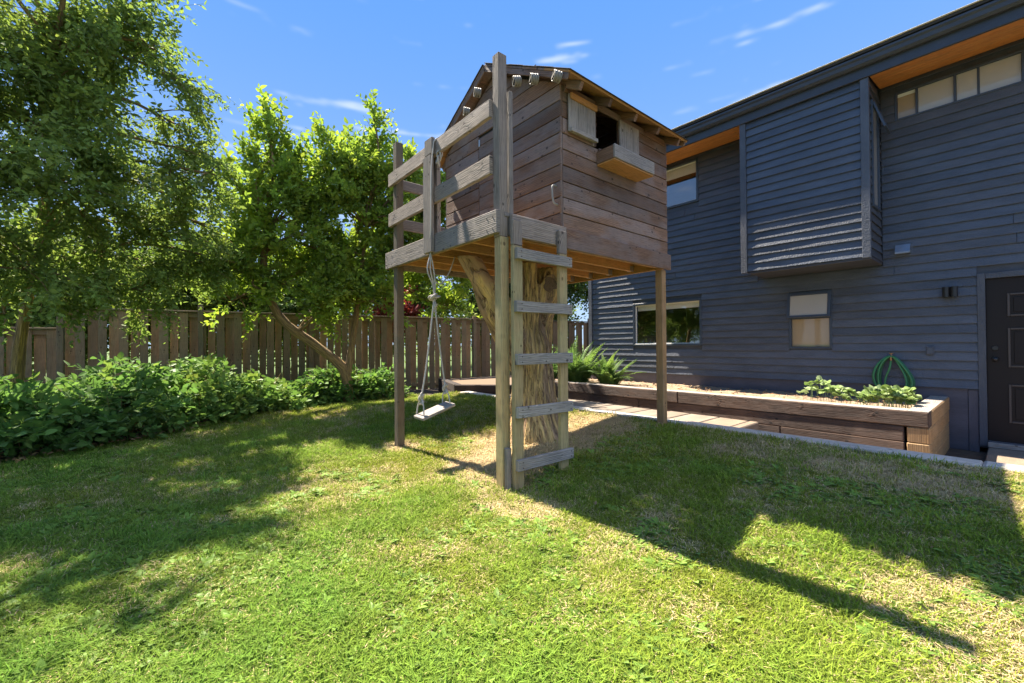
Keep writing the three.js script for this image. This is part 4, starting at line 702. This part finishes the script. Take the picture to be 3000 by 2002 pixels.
// ---------------------------------------------------------------- bushes along the fence
const berry = [sprayGeo(21, 6, 0.20, 0.1, 0.07, 0.25, 1), sprayGeo(22, 5, 0.17, 0.09, 0.062, 0.2, 1), sprayGeo(23, 7, 0.24, 0.086, 0.058, 0.3, 0.9)];
function bush(o, lumps, mat, sprays = berry) {
  const items = sprays.map(() => []), stems = [], b = o.position;
  for (const [x, z, rx, rz, h, n] of lumps) {
    for (let k = 0; k < Math.round(n / 22); k++) { const a = rr(0, 6.28), q = Math.sqrt(R()) * 0.7, px = x - b.x + Math.cos(a) * rx * q, pz = z - b.z + Math.sin(a) * rz * q; stems.push(taper([[px, 0, pz], [px + rr(-0.08, 0.08), h * 0.5, pz + rr(-0.08, 0.08)], [px + rr(-0.2, 0.2), h * rr(0.75, 0.98), pz + rr(-0.15, 0.2)]], 0.006, 0.003, 5, 4)); }
    for (let k = 0; k < n * 0.75; k++) {
      const a = rr(0, 6.28), q = Math.pow(R(), 0.55), e = V(Math.cos(a) * q, 0, Math.sin(a) * q), top = 0.8 * h * Math.sqrt(Math.max(0.05, 1 - q * q * 0.85)), y = top * (1 - Math.pow(R(), 2.2) * 0.8) * (0.62 + 0.8 * pn(x * 3 + e.x * 3 + 50, z * 3 + e.z * 3 + 50, 501));
      const d = V(e.x + rr(-0.7, 0.7), rr(-0.2, 0.45), e.z + rr(-0.7, 0.7)), v = rr(0.7, 1.3), yel = Math.pow(R(), 4) * 0.6;
      items[k % sprays.length].push([V(x - b.x + e.x * rx, y, z - b.z + e.z * rz), aim(d, rr(-0.4, 0.4)), rr(0.9, 1.5), rgb(v * (1 + yel), v * (1 + 0.3 * yel), v)]);
    }
  }
  const s = add(o, 'canes', mergeGeometries(stems), woodBark); s.userData.kind = 'stuff';
  items.forEach((it, k) => it.length && scatter(o, 'foliage', sprays[k], mat, it));
}
{
  const m = leafMat([0.12, 0.235, 0.045], 0.95, 0.5), m2 = leafMat([0.145, 0.255, 0.046], 0.95, 0.35);
  const B = [
    ['raspberry_bush', 'broad dark green leafy bush at the far left edge below the low fence', [-1.75, -8.0], [[-1.75, -7.9, 1.0, 0.9, 0.92, 620], [-1.2, -7.25, 0.75, 0.55, 0.66, 420], [-2.3, -7.0, 0.9, 0.8, 0.85, 400]], m],
    ['raspberry_bush', 'dark green leafy bush under the drooping tree, second from the left', [-0.3, -8.6], [[-0.35, -8.6, 0.9, 0.95, 0.95, 620], [-0.35, -7.65, 0.65, 0.55, 0.62, 380], [-0.2, -9.7, 0.9, 0.7, 1.05, 350]], m],
    ['raspberry_bush', 'leafy bush with sunlit tips in the middle of the hedge along the fence', [0.75, -9.1], [[0.7, -9.0, 0.7, 0.8, 0.92, 480], [0.75, -8.25, 0.55, 0.5, 0.6, 320], [0.6, -9.9, 0.7, 0.5, 1.0, 240]], m2],
    ['raspberry_bush', 'low scraggly bush with pale dry tips left of the leaning tree', [1.6, -9.2], [[1.6, -9.2, 0.6, 0.6, 0.72, 330], [1.8, -8.75, 0.45, 0.4, 0.45, 200]], m2],
    ['currant_bush', 'rounded bright green bush at the foot of the leaning tree', [2.95, -9.15], [[2.85, -9.1, 0.62, 0.42, 0.86, 420], [3.2, -9.0, 0.5, 0.38, 0.78, 300], [2.45, -9.05, 0.4, 0.4, 0.6, 220]], leafMat([0.11, 0.22, 0.038], 0.95, 0.45)],
    ['currant_bush', 'small dark bush in shade directly left of the rear deck post', [3.85, -9.05], [[3.85, -9.0, 0.4, 0.4, 0.62, 240]], m]];
  for (const [n, l, [x, z], L, mat] of B) bush(thing(n, l, 'bush', [x, 0, z]), L, mat);
}
// ---------------------------------------------------------------- ferns
function frondGeo(seed, len, arch) {
  const g = rngOf(seed), P = [], I = [], n = 26; const rach = (t) => V(0, len * (t * 0.95 - arch * t * t), len * (0.25 * t + 0.55 * t * t * (0.6 + arch)));
  const quad = (a, b, c, d) => { const o = P.length / 3; for (const p of [a, b, c, d]) P.push(p.x, p.y, p.z); I.push(o, o + 1, o + 2, o, o + 2, o + 3); };
  for (let k = 1; k <= n; k++) {
    const t = k / n, p = rach(t), tg = rach(Math.min(1, t + 0.02)).sub(rach(t - 0.02)).normalize(), w = len * 0.14 * Math.pow(Math.sin(Math.PI * Math.pow(clamp(t * 0.92 + 0.06), 0.65)), 0.9);
    for (const s of [-1, 1]) { const d = V(s, -0.18 + (g() - 0.5) * 0.25, 0).addScaledVector(tg, 0.35).normalize(), hw = len * 0.015; const m = p.clone().addScaledVector(d, w * 0.5); m.y += 0.01; const e = p.clone().addScaledVector(d, w); e.y -= w * 0.12; const q = tg.clone().multiplyScalar(hw); quad(p.clone().sub(q), m.clone().sub(q), m.clone().add(q), p.clone().add(q)); quad(m.clone().sub(q), e, e.clone().addScaledVector(tg, 0.002), m.clone().add(q)); }
  }
  const f = new THREE.BufferGeometry(); f.setAttribute('position', new THREE.Float32BufferAttribute(P, 3)); f.setIndex(I); const nf = f.toNonIndexed(); nf.computeVertexNormals();
  const st = new THREE.TubeGeometry(new THREE.CatmullRomCurve3([0, 0.25, 0.5, 0.75, 1].map(rach)), 10, 0.0035, 4).toNonIndexed(); st.deleteAttribute('uv'); return mergeGeometries([nf, st]);
}
{
  const fr = [frondGeo(1, 0.75, 0.22), frondGeo(2, 0.85, 0.15), frondGeo(3, 0.68, 0.45), frondGeo(4, 0.75, 0.55)];
  const fm = [leafMat([0.15, 0.25, 0.045], 0.95, 0.5), leafMat([0.19, 0.29, 0.05], 0.95, 0.5), leafMat([0.11, 0.2, 0.04], 0.95, 0.5)];
  [[6.45, -5.7, 70, 1.1, 'large sunlit sword fern arching over the left end of the timber planter'], [6.75, -5.1, 56, 0.8, 'smaller bright fern right of the large fern by the house wall'], [6.15, -6.25, 40, 0.95, 'shaded fern at the far planter end, behind the ladder and stump'], [6.9, -6.2, 36, 0.95, 'fern tucked behind the large fern at the house corner']].forEach(([x, z, n, s, label]) => {
    const o = thing('fern', label, 'fern', [x, 0.42, z]);
    for (let k = 0; k < n; k++) { const m = add(o, 'frond', fr[k % 4], fm[k % 3], [rr(-0.16, 0.16), 0, rr(-0.16, 0.16)], [0, k * 2.399 + rr(-0.3, 0.3), 0]); m.rotation.order = 'YXZ'; m.rotation.x = rr(-0.35, 0.3) * (k / n + 0.1); const q = s * rr(0.75, 1.15); m.scale.set(q, q, q); }
  });
}
// ---------------------------------------------------------------- strawberry plants in the planter
{
  const lg = (() => { const P = [], I = [], w = 0.045, l = 0.07, n = 7; P.push(0, 0, 0.012); for (let k = 0; k <= n * 2; k++) { const a = -2.25 + 4.5 * k / (n * 2), r = l * (0.62 + 0.38 * Math.cos(a * 0.55)) * (k % 2 ? 1.0 : 0.88) * 0.6; P.push(Math.sin(a) * r * (w / l) * 1.5, 0.012 * Math.cos(a * 2) + 0.006, l * 0.42 + Math.cos(a) * r * 0.9); } for (let k = 1; k < n * 2 + 1; k++) I.push(0, k, k + 1); const g = new THREE.BufferGeometry(); g.setAttribute('position', new THREE.Float32BufferAttribute(P, 3)); g.setIndex(I); const f = g.toNonIndexed(); f.computeVertexNormals(); return f; })();
  const tri = mergeGeometries([-1, 0, 1].map((k) => { const c = lg.clone(); c.rotateZ(k * -0.25); c.rotateY(k * 1.35); return c; }));
  const stem = new THREE.CylinderGeometry(0.0018, 0.0025, 1, 5); stem.translate(0, -0.5, 0);
  const sm = [leafMat([0.22, 0.31, 0.09], 0.95, 0.35), leafMat([0.17, 0.26, 0.06], 0.95, 0.35), leafMat([0.30, 0.38, 0.17], 0.95, 0.3)];
  [[6.25, -1.62, 0.23, 10, 'strawberry plant standing tallest at the left end of the planted part'], [6.3, -1.42, 0.18, 10, 'pale strawberry plant second from the left in the planter'], [6.35, -1.2, 0.13, 12, 'low strawberry plant left of the middle of the planted part'], [6.35, -1.02, 0.2, 16, 'fullest strawberry plant in front of the left side of the hose'], [6.5, -0.95, 0.16, 14, 'strawberry plant below the middle of the hose'], [6.4, -0.83, 0.14, 14, 'low strawberry plant close behind the planter corner'], [6.75, -0.86, 0.17, 11, 'strawberry plant at the planter end under the right side of the hose']].forEach(([x, z, h, n, label]) => {
    const o = thing('strawberry_plant', label, 'plant', [x, 0.42, z]);
    for (let k = 0; k < n; k++) { const a = k * 2.4 + rr(-0.4, 0.4), r = rr(0.03, 0.13), hh = (h + 0.04) * rr(0.6, 1.15); const p = [Math.cos(a) * r, hh, Math.sin(a) * r]; const m = add(o, 'leaf', tri, sm[k % 3], p, [rr(-0.2, 0.7), Math.PI / 2 - a + rr(-0.4, 0.4), rr(-0.5, 0.5)]); const s = rr(0.95, 1.5); m.scale.set(s, s, s); const st = add(o, 'stalk', stem, sm[2], p); st.scale.y = hh * 1.1; st.rotation.set(Math.sin(a) * 0.3 * -1 * (r * 5), 0, Math.cos(a) * 0.3 * -(r * 5)); }
  });
}
// ---------------------------------------------------------------- lawn grass
function tuftGeo(seed, n, h, w, lean, rad) {
  const g = rngOf(seed), P = [], N = [], I = [];
  for (let k = 0; k < n; k++) {
    const a = g() * 6.28, r = rad * Math.sqrt(g()), x = Math.cos(a) * r, z = Math.sin(a) * r, b = g() * 6.28, hh = h * (0.55 + 0.7 * g()), L = hh * lean * (0.3 + 1.2 * g()), dx = Math.cos(b), dz = Math.sin(b), ww = w * (0.7 + 0.6 * g()), sx = -dz * ww / 2, sz = dx * ww / 2, o = P.length / 3;
    P.push(x - sx, 0, z - sz, x + sx, 0, z + sz, x - sx * 0.9 + dx * L * 0.35, hh * 0.6, z - sz * 0.9 + dz * L * 0.35, x + sx * 0.9 + dx * L * 0.35, hh * 0.6, z + sz * 0.9 + dz * L * 0.35, x + dx * L, hh * (1 - 0.25 * lean), z + dz * L);
    I.push(o, o + 1, o + 2, o + 1, o + 3, o + 2, o + 2, o + 3, o + 4);
  }
  const f = new THREE.BufferGeometry(); f.setAttribute('position', new THREE.Float32BufferAttribute(P, 3)); f.setIndex(I); const q = f.toNonIndexed(); q.computeVertexNormals(); return q;
}
{
  const bedZ = (x) => -6.55 - 0.62 * Math.max(0, x + 1.2) * (x < 1.7 ? 1 : 0) - (x >= 1.7 ? 1.8 + Math.min(0.35, (x - 1.7) * 0.25) : 0);
  const green = [tuftGeo(31, 16, 0.044, 0.0034, 0.6, 0.042), tuftGeo(32, 16, 0.034, 0.0034, 0.85, 0.046), tuftGeo(33, 12, 0.060, 0.0038, 0.75, 0.036)];
  const straw = [tuftGeo(34, 12, 0.03, 0.0036, 1.9, 0.05), tuftGeo(35, 10, 0.045, 0.0036, 1.2, 0.045)];
  const gi = green.map(() => []), si = straw.map(() => []), ci = [];
  const F = V(Math.sin(40.2 * D2R), 0, -Math.cos(40.2 * D2R)), S = V(Math.cos(40.2 * D2R), 0, Math.sin(40.2 * D2R));
  for (let k = 0; k < 290000; k++) {
    const d = 1.15 + 8.6 * Math.pow(R(), 1.45), lat = rr(-1.5, 1.5) * d, x = F.x * d + S.x * lat, z = F.z * d + S.z * lat;
    if (x > 4.79 || z < bedZ(x) - 0.25 || z > 0.9 || x < -3.6 || (x > 4.6 && R() < 0.6)) continue;
    const dry = dryness(x, z), lush = fbm(x * 1.7 + 20, z * 1.7, 601, 4), y = lawnY(x, z), q = new THREE.Quaternion().setFromAxisAngle(UPV, rr(0, 6.28)), grow = d > 4 ? 1.2 : 1;
    if (R() < dry * 0.8 + 0.16 + 0.25 * smooth(0.45, 0.7, fbm(x * 3.1, z * 3.1, 615, 3)) + 0.14 * smooth(2.2, 3.0, x) * smooth(-1.6, -0.9, z)) { const v = rr(0.6, 1.25); si[k % 2].push([V(x, y, z), q, rr(0.8, 1.3) * grow, rgb(v, v * rr(0.88, 1), v * rr(0.8, 1))]); if (R() < 0.55 + 0.45 * dry) continue; } if (R() < dry * 0.9) continue;
    const t = clamp(lush * 1.5 - 0.25 + rr(-0.2, 0.2)), yv = smooth(-0.3, 2.6, x) * 0.75 + 0.25 * dry, v = rr(0.55, 1.3);
    gi[k % 3].push([V(x, y - 0.004, z), q, rr(0.75, 1.2) * grow * mix(0.8, 1.15, t), rgb(v * mix(0.78, 1.35, clamp(yv * 0.7 + (1 - t) * 0.5)), v * mix(0.86, 1.1, t * 0.4 + yv * 0.6), v * mix(0.75, 1, t))]);
  }
  const clump = fbm;
  for (let k = 0; k < 26000; k++) { const d = 1.15 + 4.2 * Math.pow(R(), 1.2), lat = rr(-1.4, 1.4) * d, x = F.x * d + S.x * lat, z = F.z * d + S.z * lat; if (x > 4.5 || z < bedZ(x) || z > 0.8) continue; const c = clump(x * 2.2 + 70, z * 2.2, 611, 3); if (c < 0.5 || R() > (c - 0.45) * 5 || dryness(x, z) > 0.45) continue; const v = rr(0.75, 1.3); ci.push([V(x, lawnY(x, z) + rr(0.012, 0.03), z), new THREE.Quaternion().setFromEuler(new THREE.Euler(rr(-0.4, 0.4), rr(0, 6.28), rr(-0.4, 0.4))), rr(0.6, 1.2), rgb(v, v, v)]); }
  const lg = thing('lawn_grass'); lg.userData = { kind: 'stuff', label: 'green mown grass of the lawn' };
  const gm = new THREE.MeshPhysicalMaterial({ color: rgb(0.21, 0.32, 0.037), roughness: 0.95, specularIntensity: 0.2, transmission: 0.35, thickness: 0, side: THREE.DoubleSide });
  green.forEach((g, i) => scatter(lg, 'grass', g, gm, gi[i]));
  const dg = thing('dry_grass'); dg.userData = { kind: 'stuff', label: 'tan dry grass in worn patches of the lawn' };
  const sm = new THREE.MeshPhysicalMaterial({ color: rgb(0.55, 0.45, 0.25), roughness: 0.95, specularIntensity: 0.2, side: THREE.DoubleSide });
  straw.forEach((g, i) => scatter(dg, 'straw', g, sm, si[i]));
  const rosette = mergeGeometries([0, 1, 2, 3, 4].map((k) => { const l = leafGeo(0.05 + 0.008 * (k % 3), 0.026, 0.3, 0.15); l.rotateX(-0.25); l.rotateY(k * 1.26 + (k % 2) * 0.3); return l; }));
  const cl = thing('lawn_weeds'); cl.userData = { kind: 'stuff', label: 'broad leaved weeds scattered in the near lawn' };
  scatter(cl, 'weed_leaves', rosette, leafMat([0.17, 0.28, 0.04], 0.95, 0.35), ci);
}
{ // dry leaves and bits lying under the bushes, on the planter soil and here and there on the grass
  const it = [[], []], lf = [leafGeo(0.05, 0.03, 0.35, 0.4), leafGeo(0.065, 0.012, 0.3, 0.3)];
  const put = (x, y, z, k, s = 1) => { const v = rr(0.5, 1.3); it[k].push([V(x, y, z), new THREE.Quaternion().setFromEuler(new THREE.Euler(rr(-0.4, 0.4), rr(0, 6.28), rr(-0.5, 0.5))), rr(0.6, 1.3) * s, rgb(v, v * rr(0.75, 1), v * rr(0.6, 1))]); };
  for (let k = 0; k < 1500; k++) { const x = rr(-1.6, 4.2); put(x, lawnY(x, -8) + 0.02, (x < 1.7 ? -6.6 - 0.62 * Math.max(0, x + 1.2) : -8.4) + rr(-0.8, 0.12), 0); }
  for (let k = 0; k < 900; k++) put(rr(6.13, 7.7), 0.43 + rr(0, 0.02), rr(-6.6, -0.8), R() < 0.25 ? 0 : 1, 0.9);
  for (let k = 0; k < 500; k++) { const x = rr(2.0, 4.6), z = rr(-4.8, -2.4); put(x, lawnY(x, z) + 0.015, z, R() < 0.2 ? 0 : 1, 0.8); }
  for (let k = 0; k < 60; k++) { const x = rr(-0.6, 3.8), z = rr(-6.5, -0.3); put(x, lawnY(x, z) + 0.04, z, 0, 0.8); }
  const o = thing('leaf_litter'); o.userData = { kind: 'stuff', label: 'dry leaves and bits scattered on soil and grass' };
  it.forEach((q, k) => scatter(o, 'dry_leaves', lf[k], new THREE.MeshStandardMaterial({ color: rgb(0.30, 0.20, 0.10), roughness: 0.95 }), q));
}
renderer.render(scene, camera);
